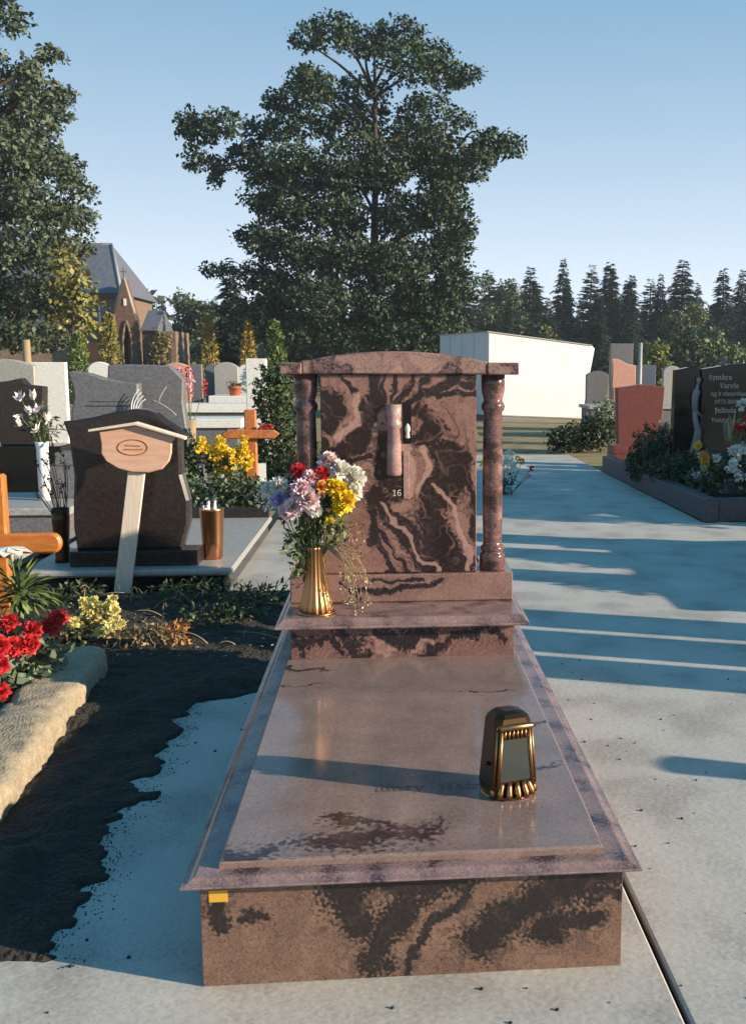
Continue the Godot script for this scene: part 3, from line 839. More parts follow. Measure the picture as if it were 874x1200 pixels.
func build_left_near():
	# rough kerb stone
	var nz := FastNoiseLite.new()
	nz.seed = 3
	nz.frequency = 7.0
	nz.fractal_octaves = 4
	var s := mb(true)
	var A := Vector3(-1.5, 0.05, -2.58)
	var B := Vector3(-1.37, 0.05, -0.75)
	var ax := (B - A).normalized()
	var sd := ax.cross(Vector3.UP).normalized()
	var n := 90
	var m := 40
	var pt := func(i: int, k: int) -> Vector3:
		var t := float(i) / n
		var e := 1.0 - pow(absf(t * 2 - 1), 14.0)
		e = sqrt(maxf(e, 0.0))
		var a := TAU * (k % m) / m
		var ca := cos(a)
		var sa := sin(a)
		var w := 0.125 * signf(ca) * pow(absf(ca), 0.5) * e
		var h := 0.1 * signf(sa) * pow(absf(sa), 0.5) * e
		var p: Vector3 = A.lerp(B, t) + sd * w + Vector3(0, h, 0)
		var o := Vector3(sd.x * ca, sa, sd.z * ca).normalized()
		return p + o * (nz.get_noise_3dv(p) * 0.018 + nz.get_noise_3dv(p * 3.0) * 0.012) * e
	for i in n:
		for k in m:
			quad(s, pt.call(i, k), pt.call(i + 1, k), pt.call(i + 1, k + 1), pt.call(i, k + 1))
	var k := part("kerb_stone", done(s), M.rock, self)
	tag(k, "long rough beige kerb stone edging the soil bed", "kerb stone")
	# red flowers behind it
	var rf := thing("red_flowers", "clump of red flowers with round grey green leaves behind kerb stone", "flowers", Vector3(-1.72, 0.05, -1.98))
	var spots := [[0.12, 0.22, 0.0], [0.16, 0.26, -0.1], [0.08, 0.24, 0.06], [0.03, 0.2, 0.12], [-0.02, 0.24, 0.0], [0.06, 0.29, -0.12], [0.2, 0.25, -0.2], [0.23, 0.28, -0.22], [-0.05, 0.2, 0.2], [0.0, 0.17, 0.3], [0.1, 0.18, 0.12], [0.17, 0.22, -0.02], [0.05, 0.1, 0.28], [0.12, 0.09, 0.2]]
	for q in spots:
		part("bloom", bloom(Vector3(q[0], q[1] + 0.02, q[2]), 0.043, 110, RED), M.petal, rf)
	var lv := crown_leaves([[Vector3(0.1, 0.1, 0.0), Vector3(0.13, 0.09, 0.16)], [Vector3(0.0, 0.09, 0.22), Vector3(0.13, 0.08, 0.16)], [Vector3(0.16, 0.13, -0.16), Vector3(0.1, 0.1, 0.12)], [Vector3(-0.05, 0.12, 0.05), Vector3(0.14, 0.1, 0.2)]], 48, 4, 0.018, 0.045, 0.2)
	part("foliage", leafmesh(lv, GREYGREEN, 0.95, 0.15), M.leaf, rf)
	# leafy plant with a white flower
	var gp := thing("leafy_plant", "pale green strap leaved plant beneath a large white flower", "plant", Vector3(-1.99, 0.05, -3.14))
	var sl := []
	for q in 170:
		var d := (rdir() + Vector3(0.2, 0.25, 0.2)).normalized()
		sl.append([Vector3(0, 0.2, 0) + d * Vector3(0.13, 0.14, 0.13) * rng.randf(), (d + Vector3(0, -0.35, 0)).normalized(), (d + Vector3(0, 0.8, 0)).normalized(), rng.randf_range(0.06, 0.13)])
	part("leaves", leafmesh(sl, PALEGREEN, 0.3, 0.15), M.leaf, gp)
	var pe := []
	for q in 9:
		var a := TAU * q / 9.0
		pe.append([Vector3(-0.03, 0.46, 0.02), Vector3(cos(a) * 0.9, -0.25, sin(a) * 0.9).normalized(), Vector3.UP, 0.13])
	part("white_flower", leafmesh(pe, WHITE, 0.7, 0.1), M.petal, gp)
	part("stem", tubem(bend(Vector3(0, 0.0, 0), Vector3(-0.03, 0.46, 0.02), Vector3(0.02, 0, 0.02)), 0.005, 0.004, 6), M.stem, gp)
	# varnished wooden cross at the left edge
	var wc := thing("wooden_cross", "varnished orange wooden cross with rounded arm ends at left edge", "cross", Vector3(-2.165, 0.0, -3.4))
	part("upright", boxm(Vector3(-0.05, 0.0, -0.03), Vector3(0.05, 0.86, 0.03), 0.012), M.orange_wood, wc)
	var ar := PackedVector2Array()
	for q in 9:
		var a := lerpf(-PI / 2, PI / 2, q / 8.0)
		ar.append(Vector2(0.3 + cos(a) * 0.045, 0.487 + sin(a) * 0.055))
	for q in 9:
		var a := lerpf(PI / 2, PI * 1.5, q / 8.0)
		ar.append(Vector2(-0.3 + cos(a) * 0.045, 0.487 + sin(a) * 0.055))
	part("arm", slabm(ar, 0.028, 0.075, 0.012), M.orange_wood, wc)
	# yellow sedum, russet dry plants, twigs on the soil
	var ys := thing("yellow_flowers", "pale yellow flower clump growing in dark soil", "flowers", Vector3(-1.53, 0.05, -2.93))
	for q in 26:
		part("bloom", bloom(Vector3(rng.randf_range(-0.11, 0.13), rng.randf_range(0.08, 0.25) - 0.03, rng.randf_range(-0.08, 0.1)), 0.034, 40, PALEYELLOW), M.petal, ys)
	part("foliage", leafmesh(crown_leaves([[Vector3(0, 0.09, 0), Vector3(0.15, 0.09, 0.11)], [Vector3(-0.12, 0.09, 0), Vector3(0.08, 0.08, 0.08)]], 40, 5, 0.015, 0.03, 0.1), [Color(0.24, 0.25, 0.1), Color(0.3, 0.24, 0.12), Color(0.18, 0.2, 0.08)], 0.5), M.leaf, ys)
	for q in [[-1.28, -2.85, "russet dry plant on the soil right of yellow flowers", 0.16, DRY], [-1.12, -2.82, "small withered orange flower clump at the edge of shade", 0.08, [Color(0.5, 0.2, 0.05), Color(0.4, 0.25, 0.08), Color(0.3, 0.12, 0.05)]], [-1.7, -2.95, "withered grey brown plant left of yellow flowers", 0.12, DRY]]:
		bush("dry_plant", q[2], "plant", Vector3(q[0], 0.04, q[1]), [[Vector3(0, 0.06, 0), Vector3(q[3], 0.06, 0.09)]], int(q[3] * 480), 5, 0.014, 0.03, q[4], "withered plants on the soil bed", 0.4)
	for q in 34:
		var x := rng.randf_range(-2.0, -0.55)
		var z := rng.randf_range(-3.95, -2.7)
		var a := rng.randf() * TAU
		var L := rng.randf_range(0.06, 0.24)
		var o := Vector3(cos(a) * L, rng.randf_range(0.0, 0.1), sin(a) * L * 0.6)
		var tw := part("dry_twig", tubem(bend(Vector3(0, -0.004, 0), o, Vector3(0, rng.randf_range(0.01, 0.07), 0)), 0.003, 0.0015, 5), M.twig, self)
		tw.position = Vector3(x, 0.05, z)
		tag(tw, "thin dry stalk lying on dark soil before brown headstone", "twig", "dry stalks on the soil bed")
	for q in [[-0.85, -3.75, "low dark ground plant beside the main grave's step"], [-1.25, -3.9, "low dark ground plant before the copper vase"], [-1.95, -3.85, "low dark ground plant left of the sign post"], [-0.95, -3.3, "low dark ground plant in the deep shade"]]:
		bush("ground_plant", q[2], "plant", Vector3(q[0], 0.04, q[1]), [[Vector3(0, 0.05, 0), Vector3(0.24, 0.06, 0.16)]], 90, 6, 0.018, 0.035, DARKGREEN, "low dark plants on the soil bed", 0.4)
	var lf := []
	for q in 260:
		lf.append([Vector3(rng.randf_range(-2.2, -0.6), rng.randf_range(0.05, 0.075), rng.randf_range(-4.1, -2.5)), rdir() * Vector3(1, 0.3, 1), Vector3.UP, rng.randf_range(0.015, 0.035)])
	var fallen := part("leaf_litter", leafmesh(lf, [Color(0.32, 0.26, 0.16), Color(0.22, 0.16, 0.09), Color(0.12, 0.14, 0.06), Color(0.4, 0.36, 0.26)], 0.6), M.leaf, self)
	tag(fallen, "small fallen leaves strewn over the dark soil", "leaf litter", "", "stuff")
	var low := []
	for q in 150:
		low.append([Vector3(rng.randf_range(-2.1, -0.6), 0.04, rng.randf_range(-4.15, -3.5)), (Vector3(0, 1, 0) + rdir() * 0.8).normalized(), rdir(), rng.randf_range(0.03, 0.09)])
	var weeds := part("weeds", leafmesh(low, DARKGREEN, 0.14, 0.1), M.leaf, self)
	tag(weeds, "low dark weeds along the front of the brown grave", "weeds", "", "stuff")

func build_left_grave():
	# grave slab with the brown headstone
	var t := thing("brown_grave", "dark brown granite headstone with curved sides on its own grave slab", "grave")
	part("plinth", flatm(rect(1.26, 2.22, -1.715, 5.38, 0.03), 0.0, 0.104, 0.004), M.black_stone, t)  # dark stone paints in the shade on the front and side below the slab
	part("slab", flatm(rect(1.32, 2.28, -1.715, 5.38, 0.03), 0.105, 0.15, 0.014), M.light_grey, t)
	part("base", boxm(Vector3(-2.1, 0.151, -4.57), Vector3(-1.285, 0.252, -4.355), 0.008), M.brown_stone, t)
	var o := P2([-2.065, 0.252, -2.08, 0.4, -2.075, 0.55, -2.06, 0.74, -2.08, 0.98, -2.11, 1.085, -2.02, 1.095, -1.92, 1.112, -1.77, 1.15, -1.66, 1.163, -1.585, 1.158, -1.53, 1.135, -1.48, 1.09, -1.42, 1.05, -1.36, 1.0, -1.385, 0.97, -1.385, 0.74, -1.345, 0.57, -1.35, 0.42, -1.4, 0.252])
	part("headstone", slabm(o, -4.54, -4.41, 0.018), M.brown_stone, t)
	# copper vase
	var v := thing("copper_vase", "plain copper vase holding short white stubs on the brown grave", "vase", Vector3(-1.235, 0.15, -4.6))
	part("body", lathem([Vector2(0.0, 0.0), Vector2(0.058, 0.0), Vector2(0.062, 0.006), Vector2(0.07, 0.12), Vector2(0.08, 0.33), Vector2(0.083, 0.342), Vector2(0.079, 0.345), Vector2(0.074, 0.33), Vector2(0.06, 0.1), Vector2(0.0, 0.09)], 36), M.copper, v)
	for k in 5:
		part("candle_stub", tubem([Vector3(rng.randf_range(-0.03, 0.03), 0.1, rng.randf_range(-0.03, 0.03)), Vector3(rng.randf_range(-0.06, 0.06), rng.randf_range(0.36, 0.4), rng.randf_range(-0.05, 0.05))], 0.008, 0.009, 8), M.plastic_white, v)
	# dark vase with dried stems
	var d := thing("dried_flower_vase", "dark slim vase of dried flower stems left of brown headstone", "vase", Vector3(-2.2, 0.15, -4.55))
	part("body", lathem([Vector2(0.0, 0.0), Vector2(0.05, 0.0), Vector2(0.045, 0.03), Vector2(0.048, 0.15), Vector2(0.056, 0.28), Vector2(0.058, 0.36), Vector2(0.05, 0.36), Vector2(0.04, 0.2), Vector2(0.0, 0.19)], 24), M.brass_dark, d)
	for k in 20:
		var e := Vector3(rng.randf_range(-0.14, 0.06), rng.randf_range(0.45, 0.72), rng.randf_range(-0.06, 0.08))
		part("stem", tubem(bend(Vector3(e.x * 0.1, 0.2, 0), e, Vector3(0.02, 0, 0)), 0.003, 0.002, 4), M.twig_dark, d)
		var hd := []
		for q in 7: hd.append([e + rdir() * 0.014, rdir(), rdir(), rng.randf_range(0.014, 0.03)])
		part("seed_head", leafmesh(hd, [Color(0.06, 0.045, 0.035), Color(0.1, 0.08, 0.06)], 0.6), M.leaf, d)
	# wooden shield sign on a post in front
	var w := thing("wooden_sign", "pale wooden shield shaped sign under a little roof on a slanted post", "sign", Vector3(-1.74, 0.0, -4.2))
	var tilt := Transform3D(Basis(Vector3(0, 0, 1), -0.155), Vector3.ZERO)
	var s := mb()
	box(s, Vector3(-0.052, 0.0, -0.022), Vector3(0.052, 0.83, 0.0), 0.004, tilt)
	part("post", done(s), M.post_wood, w)
	var sh := P2([-0.085, 1.035, 0.14, 1.075, 0.375, 1.0, 0.35, 0.965, 0.345, 0.9, 0.33, 0.85, 0.285, 0.8, 0.2, 0.778, 0.1, 0.782, 0.02, 0.805, -0.05, 0.85, -0.078, 0.9, -0.075, 0.96])
	var brd := part("shield", slabm(sh, 0.001, 0.028, 0.006), M.sign_wood, w)
	var r := mb()
	slab(r, P2([-0.14, 1.035, 0.14, 1.075, 0.435, 0.985, 0.435, 1.0, 0.14, 1.094, -0.14, 1.05]), -0.03, 0.06, 0.003)
	part("roof_board", done(r), M.post_wood, w)
	var ov := mb(true)
	var ring := []
	for k in 33:
		var a := TAU * k / 32.0
		ring.append(Vector3(0.115 + cos(a) * 0.09, 0.937 + sin(a) * 0.048, 0.028))
	tube(ov, ring, 0.004, 0.004, 6)
	part("carved_oval", done(ov), M.cross_wood, brd)
	for q in [[0.09, 0.948, 0.025], [0.135, 0.945, 0.026], [0.08, 0.925, 0.022], [0.12, 0.923, 0.018], [0.155, 0.924, 0.02]]:
		part("carved_mark", boxm(Vector3(q[0] - q[2], q[1] - 0.004, 0.027), Vector3(q[0] + q[2], q[1] + 0.004, 0.0295), 0.001), M.cross_wood, brd)
	# planter at the far end of the slab
	part("planter_rim", boxm(Vector3(-2.35, 0.151, -6.5), Vector3(-1.07, 0.235, -6.42), 0.006), M.brown_stone, t)
	var g := "shrubs in the planter behind the brown grave"
	bush("leafy_shrub", "dark green shrub right of the copper vase with white buds", "shrub", Vector3(-1.42, 0.03, -6.85), [[Vector3(0, 0.28, 0), Vector3(0.26, 0.2, 0.2)], [Vector3(0.2, 0.24, 0), Vector3(0.16, 0.16, 0.16)]], 130, 6, 0.02, 0.045, GREYGREEN + DARKGREEN, g)
	bush("leafy_shrub", "grey green shrub with pale buds beside the brown headstone", "shrub", Vector3(-1.83, 0.03, -6.8), [[Vector3(0, 0.28, 0), Vector3(0.16, 0.2, 0.16)]], 110, 6, 0.02, 0.045, GREYGREEN, g)
	bush("leafy_shrub", "dark rounded shrub left of the yellow chrysanthemums", "shrub", Vector3(-1.88, 0.0, -7.05), [[Vector3(0, 0.6, 0), Vector3(0.2, 0.22, 0.2)], [Vector3(0, 0.3, 0), Vector3(0.2, 0.2, 0.2)]], 150, 6, 0.02, 0.045, DARKGREEN, g)
	var y := thing("chrysanthemums", "bright yellow chrysanthemum bunch beside the brown wooden cross", "flowers", Vector3(-1.52, 0.0, -7.08))
	for k in 46:
		var q := Vector3(rng.randf_range(-0.26, 0.22), rng.randf_range(0.46, 0.78), rng.randf_range(-0.04, 0.1))
		if q.y < 0.6 and q.x < -0.08: q.x = rng.randf_range(0.0, 0.15)
		if q.y > 0.66 and q.x > 0.02 and q.x < 0.12: q.x = 0.17
		part("bloom", bloom(q, 0.042, 46, YELLOW), M.petal, y)
	part("foliage", leafmesh(crown_leaves([[Vector3(-0.02, 0.55, -0.05), Vector3(0.22, 0.14, 0.08)], [Vector3(0, 0.3, 0), Vector3(0.16, 0.25, 0.1)]], 90, 5, 0.02, 0.05, 0.1), GREEN, 0.5), M.leaf, y)
	var c := thing("brown_wooden_cross", "brown wooden cross with red flowers on its arm behind yellow chrysanthemums", "cross", Vector3(-1.32, 0.0, -7.3))
	part("upright", boxm(Vector3(-0.055, 0.0, -0.03), Vector3(0.055, 1.03, 0.03), 0.012), M.cross_wood, c)
	part("arm", slabm(P2([-0.26, 0.805, -0.21, 0.765, 0.22, 0.765, 0.27, 0.81, 0.22, 0.845, -0.2, 0.85]), 0.031, 0.075, 0.008), M.cross_wood, c)
	for k in 7:
		part("red_flower", bloom(Vector3(0.1 + k * 0.016, 0.865 + rng.randf_range(0.0, 0.02), 0.05), 0.022, 24, RED), M.petal, c)
	part("white_card", boxm(Vector3(0.056, 0.36, 0.0), Vector3(0.13, 0.53, 0.006), 0.001), M.plastic_white, c)

func stone(called: String, label: String, x0: float, x1: float, h: float, z: float, m: Material, shape := "arch", thick := 0.12, group := "", base := true, foot := 0.0) -> Node3D:
	var cx := (x0 + x1) / 2
	var w := x1 - x0
	var t := thing(called, label, "gravestone", Vector3(cx, 0, z), 0, group)
	var y0 := foot
	if base:
		part("base", boxm(Vector3(-w / 2 - 0.07, foot, -thick / 2 - 0.07), Vector3(w / 2 + 0.07, foot + 0.14, thick / 2 + 0.07), 0.006), m, t)
		y0 = foot + 0.141
	var a := w / 2
	var p: PackedVector2Array
	match shape:
		"arch":
			p = P2([-a, y0, a, y0, a, h - 0.09])
			for i in 9:
				var k := lerpf(0.9, -0.9, i / 8.0)
				p.append(Vector2(k * a, h - 0.09 * k * k))
			p.append(Vector2(-a, h - 0.09))
		"flare":
			p = P2([-a * 0.86, y0, a * 0.84, y0, a * 0.92, lerpf(y0, h, 0.5), a, h - 0.04, a * 0.5, h - 0.01, 0, h, -a * 0.4, h - 0.025, -a * 0.98, h - 0.05, -a * 0.93, lerpf(y0, h, 0.5)])
		"round":
			p = P2([-a, y0, a, y0, a, h - a * 0.7])
			for i in 9:
				var k := PI * (i + 1) / 10.0
				p.append(Vector2(cos(k) * a, h - a * 0.7 + sin(k) * a * 0.7))
			p.append(Vector2(-a, h - a * 0.7))
		"rough":
			p = P2([-a * 0.9, y0, a * 0.92, y0, a, lerpf(y0, h, 0.4), a * 0.93, h - 0.2, a * 0.8, h - 0.08, a * 0.55, h - 0.02, a * 0.1, h, -a * 0.4, h - 0.015, -a * 0.9, h - 0.03, -a, h - 0.1, -a * 0.85, lerpf(y0, h, 0.45)])
		"slant":
			p = P2([-a * 0.6, y0, a, y0, a * 1.0, h - 0.14, a * 0.3, h - 0.1, -a * 0.5, h, -a, h + 0.01, -a * 0.9, h - 0.2, -a, lerpf(y0, h, 0.4)])
		_:
			p = P2([-a, y0, a, y0, a, h, -a, h])
	part("headstone", slabm(p, -thick / 2, thick / 2, 0.012), m, t)
	return t

func build_left_rows():
	# grey granite block and slab grave at the left
	var t := thing("grey_slab_grave", "low grey granite grave with sloping slab at the left edge", "grave", Vector3(-2.95, 0, -6.0))
	part("plinth", boxm(Vector3(-0.9, 0.0, -0.6), Vector3(0.45, 0.3, 0.35), 0.008), M.grey_stone, t)
	part("cover", boxm(Vector3(-0.93, 0.301, -0.63), Vector3(0.48, 0.36, 0.38), 0.01), M.light_grey, t)
	part("block", boxm(Vector3(0.1, 0.361, -0.5), Vector3(0.46, 0.62, -0.2), 0.006), M.grey_stone, t)
	part("block_top", boxm(Vector3(0.2, 0.621, -0.45), Vector3(0.47, 0.73, -0.22), 0.006), M.grey_stone, t)
	part("step", boxm(Vector3(-0.8, 0.0, 0.4), Vector3(0.25, 0.16, 0.95), 0.008), M.light_grey, t)
	var l := thing("lily_vase", "white vase of white lilies in front of the dark headstone", "vase", Vector3(-2.8, 0.361, -6.1))
	part("vase", lathem([Vector2(0.0, 0.0), Vector2(0.045, 0.0), Vector2(0.045, 0.42), Vector2(0.055, 0.47), Vector2(0.05, 0.47), Vector2(0.035, 0.4), Vector2(0.0, 0.39)], 20), M.plastic_white, l)
	for k in 9:
		var e := Vector3(rng.randf_range(-0.16, 0.1), rng.randf_range(0.52, 0.82), rng.randf_range(-0.08, 0.1))
		part("stem", tubem(bend(Vector3(0, 0.4, 0), e, Vector3(0, 0.02, 0)), 0.004, 0.003, 5), M.stem, l)
		var pe := []
		var f := (e - Vector3(0, 0.5, 0) + Vector3(0, 0, 0.2)).normalized()
		for q in 7: pe.append([e, (f + rdir() * 0.75).normalized(), rdir(), rng.randf_range(0.06, 0.1)])
		part("lily", leafmesh(pe, WHITE + LILAC.slice(2), 0.4), M.petal, l)
	part("foliage", leafmesh(crown_leaves([[Vector3(0.02, 0.6, 0), Vector3(0.14, 0.16, 0.1)]], 40, 4, 0.02, 0.06, 0.1), DARKGREEN, 0.3), M.leaf, l)
	# twin rough grey stones
	var g := thing("twin_grey_stones", "pair of rough grey granite headstones with flowing tops", "gravestone", Vector3(-2.5, 0, -7.5))
	part("base", boxm(Vector3(-0.55, 0.0, -0.2), Vector3(0.7, 0.5, 0.28), 0.01), M.grey_stone, g)
	part("rear_stone", slabm(P2([-0.2, 0.501, 0.52, 0.501, 0.56, 0.8, 0.53, 1.1, 0.545, 1.3, 0.47, 1.38, 0.42, 1.43, 0.3, 1.435, 0.05, 1.44, -0.14, 1.435, -0.16, 1.2]), -0.18, -0.03, 0.014), M.grey_stone, g)
	part("front_stone", slabm(P2([-0.38, 0.501, 0.18, 0.501, 0.18, 1.27, 0.05, 1.28, -0.1, 1.31, -0.25, 1.36, -0.4, 1.38, -0.44, 1.37, -0.4, 1.25, -0.39, 1.15, -0.42, 1.02, -0.44, 0.85]), 0.05, 0.2, 0.014), M.grey_stone, g)
	for k in 4:
		part("white_feather", tubem(bend(Vector3(0.13 + k * 0.02, 1.0, 0.25), Vector3(0.2 + k * 0.018, 1.22 - k * 0.03, 0.25), Vector3(-0.03, 0, 0)), 0.006, 0.003, 6), M.plastic_white, g)
	part("white_ornament", tubem(bend(Vector3(0.36, 1.1, 0.24), Vector3(0.44, 1.24, 0.24), Vector3(0.0, 0.01, 0)), 0.008, 0.005, 6), M.light_grey, g)
	part("white_ornament", tubem(bend(Vector3(0.3, 1.12, 0.24), Vector3(0.52, 0.98, 0.24), Vector3(0.0, 0.02, 0)), 0.007, 0.005, 6), M.light_grey, g)
	part("lettering_line", boxm(Vector3(-0.3, 1.06, 0.198), Vector3(0.1, 1.068, 0.2025), 0.001), M.brown_stone, g)
	part("lettering_line", boxm(Vector3(-0.26, 1.1, 0.198), Vector3(0.06, 1.106, 0.2025), 0.001), M.brown_stone, g)
	# dark leaning stone at the left edge
	var d := thing("dark_headstone", "tall dark brown headstone on black base at left edge", "gravestone", Vector3(-3.95, 0, -9.0))
	part("base", boxm(Vector3(-0.5, 0.0, -0.2), Vector3(0.45, 0.58, 0.2), 0.01), M.black_stone, d)
	part("headstone", slabm(P2([-0.2, 0.581, 0.26, 0.581, 0.25, 0.9, 0.27, 1.2, 0.1, 1.22, 0.04, 1.29, -0.1, 1.26, -0.3, 1.24, -0.3, 0.9]), -0.08, 0.08, 0.012), M.brown_stone, d)
	stone("pale_headstone", "broad pale grey headstone with arched top behind the dark headstone", -5.6, -4.76, 1.5, -12.0, M.light_grey, "arch", 0.16)
	stone("white_gravestone", "plain white gravestone left of the small green thuja", -5.82, -5.27, 1.46, -15.0, M.white_stone, "square", 0.12, "white gravestones in the left rows")
	stone("white_gravestone", "small rounded white gravestone right of the small green thuja", -5.2, -4.82, 1.47, -16.0, M.white_stone, "round", 0.12, "white gravestones in the left rows")
	stone("white_gravestone", "narrow white gravestone behind the tall white pillar", -3.24, -2.92, 1.42, -20.0, M.white_stone, "arch", 0.12, "white gravestones in the left rows")
	stone("salmon_gravestone", "salmon pink gravestone right of the twin grey stones", -4.18, -3.66, 1.46, -17.0, M.salmon_stone, "arch")
	stone("dark_gravestone", "narrow dark grey gravestone touching the salmon gravestone", -3.74, -3.52, 1.43, -17.4, M.grey_stone, "square", 0.1)
	stone("grey_gravestone", "narrow grey gravestone behind the broad grey one", -3.62, -3.36, 1.45, -18.3, M.grey_stone, "arch", 0.12, "grey gravestones in the left rows")
	stone("grey_gravestone", "broad mid grey gravestone with arched top", -3.4, -2.94, 1.47, -18.0, M.light_grey, "arch", 0.14, "grey gravestones in the left rows")
	var p := thing("white_pillar", "tall plain white stone pillar beside the ivy column", "gravestone", Vector3(-1.965, 0, -13.0))
	part("shaft", boxm(Vector3(-0.145, 0.12, -0.1), Vector3(0.145, 1.52, 0.1), 0.01), M.white_stone, p)
	part("base", boxm(Vector3(-0.25, 0.0, -0.2), Vector3(0.25, 0.119, 0.2), 0.01), M.white_stone, p)
	for q in [[-2.93, -15.6, 0.62, "upper white grave slab left of the white pillar", 1.3], [-2.95, -14.0, 0.46, "lower white grave slab left of the white pillar", 1.3], [-2.7, -17.0, 0.72, "far white grave slab before the grey gravestones", 1.2]]:
		var w := thing("white_grave_slab", q[3], "grave slab", Vector3(q[0], 0, q[1]), 0, "white grave slabs")
		part("slab", boxm(Vector3(-q[4] / 2, q[2], -0.5), Vector3(q[4] / 2, q[2] + 0.14, 0.35), 0.01), M.white_stone, w)
		part("plinth", boxm(Vector3(-q[4] / 2 + 0.06, 0.0, -0.45), Vector3(q[4] / 2 - 0.06, q[2] - 0.001, 0.3), 0.01), M.grey_stone, w)
	var pot := thing("flower_pot", "small terracotta pot on the far white grave slab", "pot", Vector3(-2.85, 0.86, -16.85))
	part("pot", lathem([Vector2(0.0, 0.0), Vector2(0.09, 0.0), Vector2(0.12, 0.14), Vector2(0.13, 0.14), Vector2(0.13, 0.17), Vector2(0.0, 0.16)], 18), M.terracotta, pot)
	part("plant", leafmesh(crown_leaves([[Vector3(0, 0.2, 0), Vector3(0.12, 0.06, 0.12)]], 30, 4, 0.02, 0.05, 0.1), GREEN, 0.5), M.leaf, pot)
	# pink gladioli in a vase
	var gl := thing("pink_flower_vase", "tan vase of tall pink and red flowers right of twin grey stones", "vase", Vector3(-2.0, 0.0, -8.0))
	part("vase", lathem([Vector2(0.0, 0.0), Vector2(0.05, 0.0), Vector2(0.05, 0.7), Vector2(0.06, 0.9), Vector2(0.055, 0.9), Vector2(0.04, 0.7), Vector2(0.0, 0.69)], 18), M.twig, gl)
	for k in 7:
		var e := Vector3(rng.randf_range(-0.16, 0.22), rng.randf_range(1.2, 1.4), rng.randf_range(-0.05, 0.05))
		part("stem", tubem(bend(Vector3(0, 0.75, 0), e, Vector3(0.0, 0.0, 0.01)), 0.004, 0.003, 5), M.stem, gl)
		for q in 3: part("bloom", bloom(e + Vector3(rng.randf_range(-0.02, 0.02), -0.06 * q, 0.0), 0.032, 20, PINK if k % 2 == 0 else RED), M.petal, gl)
	# ivy column
	var iv := thing("ivy_column", "dark ivy clad thuja column left of the granite monument", "shrub", Vector3(-1.3, 0.0, -9.5))
	var cl := []
	for k in 9: cl.append([Vector3(rng.randf_range(-0.06, 0.06), 0.15 + k * 0.15, rng.randf_range(-0.05, 0.05)), Vector3(0.24, 0.13, 0.22)])
	part("foliage", leafmesh(crown_leaves(cl, 120, 4, 0.02, 0.05, 0.5), DARKGREEN + GREEN, 0.7), M.leaf, iv)
	part("trunk", tubem([Vector3(0, -0.03, 0), Vector3(0, 1.3, 0)], 0.05, 0.02), M.bark, iv)
	# upright conifers and young autumn trees
	column_tree("young_thuja", "bright green pointed young thuja behind the ivy column", Vector3(-2.45, 0, -20.0), 2.3, 0.34, PALEGREEN + GREEN, 320, 0.1)
	column_tree("young_thuja", "small bright green thuja between two white gravestones", Vector3(-7.1, 0, -22.0), 2.1, 0.3, PALEGREEN, 300, 0.1)
	column_tree("autumn_tree", "slim golden young tree left of the spruce", Vector3(-7.2, 0, -40.0), 3.3, 0.36, YELLOWGREEN + AUTUMN, 260, 0.14)
	column_tree("autumn_tree", "slim orange yellow young tree before the dark oak", Vector3(-5.65, 0, -40.0), 3.1, 0.36, AUTUMN, 240, 0.14)
	column_tree("autumn_tree", "yellow green young tree in front of the chapel wall", Vector3(-9.8, 0, -35.0), 3.1, 0.45, YELLOWGREEN, 260, 0.14)
	# grey green low plants and a light post among the graves
	var rows := [[-4.6, -10.5, 0.5], [-1.9, -11.5, 0.42], [-3.3, -11.2, 0.4], [-5.0, -19.5, 1.1], [-6.6, -17.5, 1.0], [-1.2, -12.5, 0.35]]
	var names := ["low shrub behind the dark headstone base", "low grassy shrub before the white pillar", "low shrub beneath the white grave slabs", "dark shrub between salmon and white gravestones", "dark shrub behind the plain white gravestone", "low shrub at the foot of the ivy column"]
	for k in rows.size():
		var q = rows[k]
		bush("low_shrub", names[k], "shrub", Vector3(q[0], -0.03, q[1]), [[Vector3(0, q[2] * 0.5, 0), Vector3(0.5, q[2] * 0.5, 0.35)]], 140, 5, 0.03, 0.07, GREEN + DRY if k != 3 and k != 4 else DARKGREEN, "low shrubs between the left graves", 0.4)
	var lp := thing("grey_post", "thin grey wooden post in front of the large left tree", "post", Vector3(-9.6, 0, -26.0))
	part("post", tubem([Vector3(0, -0.05, 0), Vector3(0, 2.05, 0)], 0.12, 0.1, 10), M.twig, lp)

func column_tree(called: String, label: String, at: Vector3, h: float, r: float, cols: Array, n: int, size: float):
	var t := thing(called, label, "tree", at, 0, "slim young trees")
	var lv := []
	for k in n * 5:
		var f := pow(rng.randf(), 0.8)
		var y := lerpf(h * 0.16, h, f)
		var rr := r * pow(1.0 - f, 0.55) * minf(1.0, 0.45 + f * 3.0) * rng.randf_range(0.6, 1.15)
		var a := rng.randf() * TAU
		var o := Vector3(cos(a), 0, sin(a))
		lv.append([Vector3(0, y, 0) + o * rr, (o * 0.6 + Vector3(0, 0.7, 0) + rdir() * 0.6).normalized(), (o + rdir() * 0.6).normalized(), size * rng.randf_range(0.6, 1.3)])
	part("crown", leafmesh(lv, cols, 0.5), M.leaf, t)
	part("trunk", tubem([Vector3(0, -0.05, 0), Vector3(0, h * 0.8, 0)], 0.035, 0.012), M.bark, t)

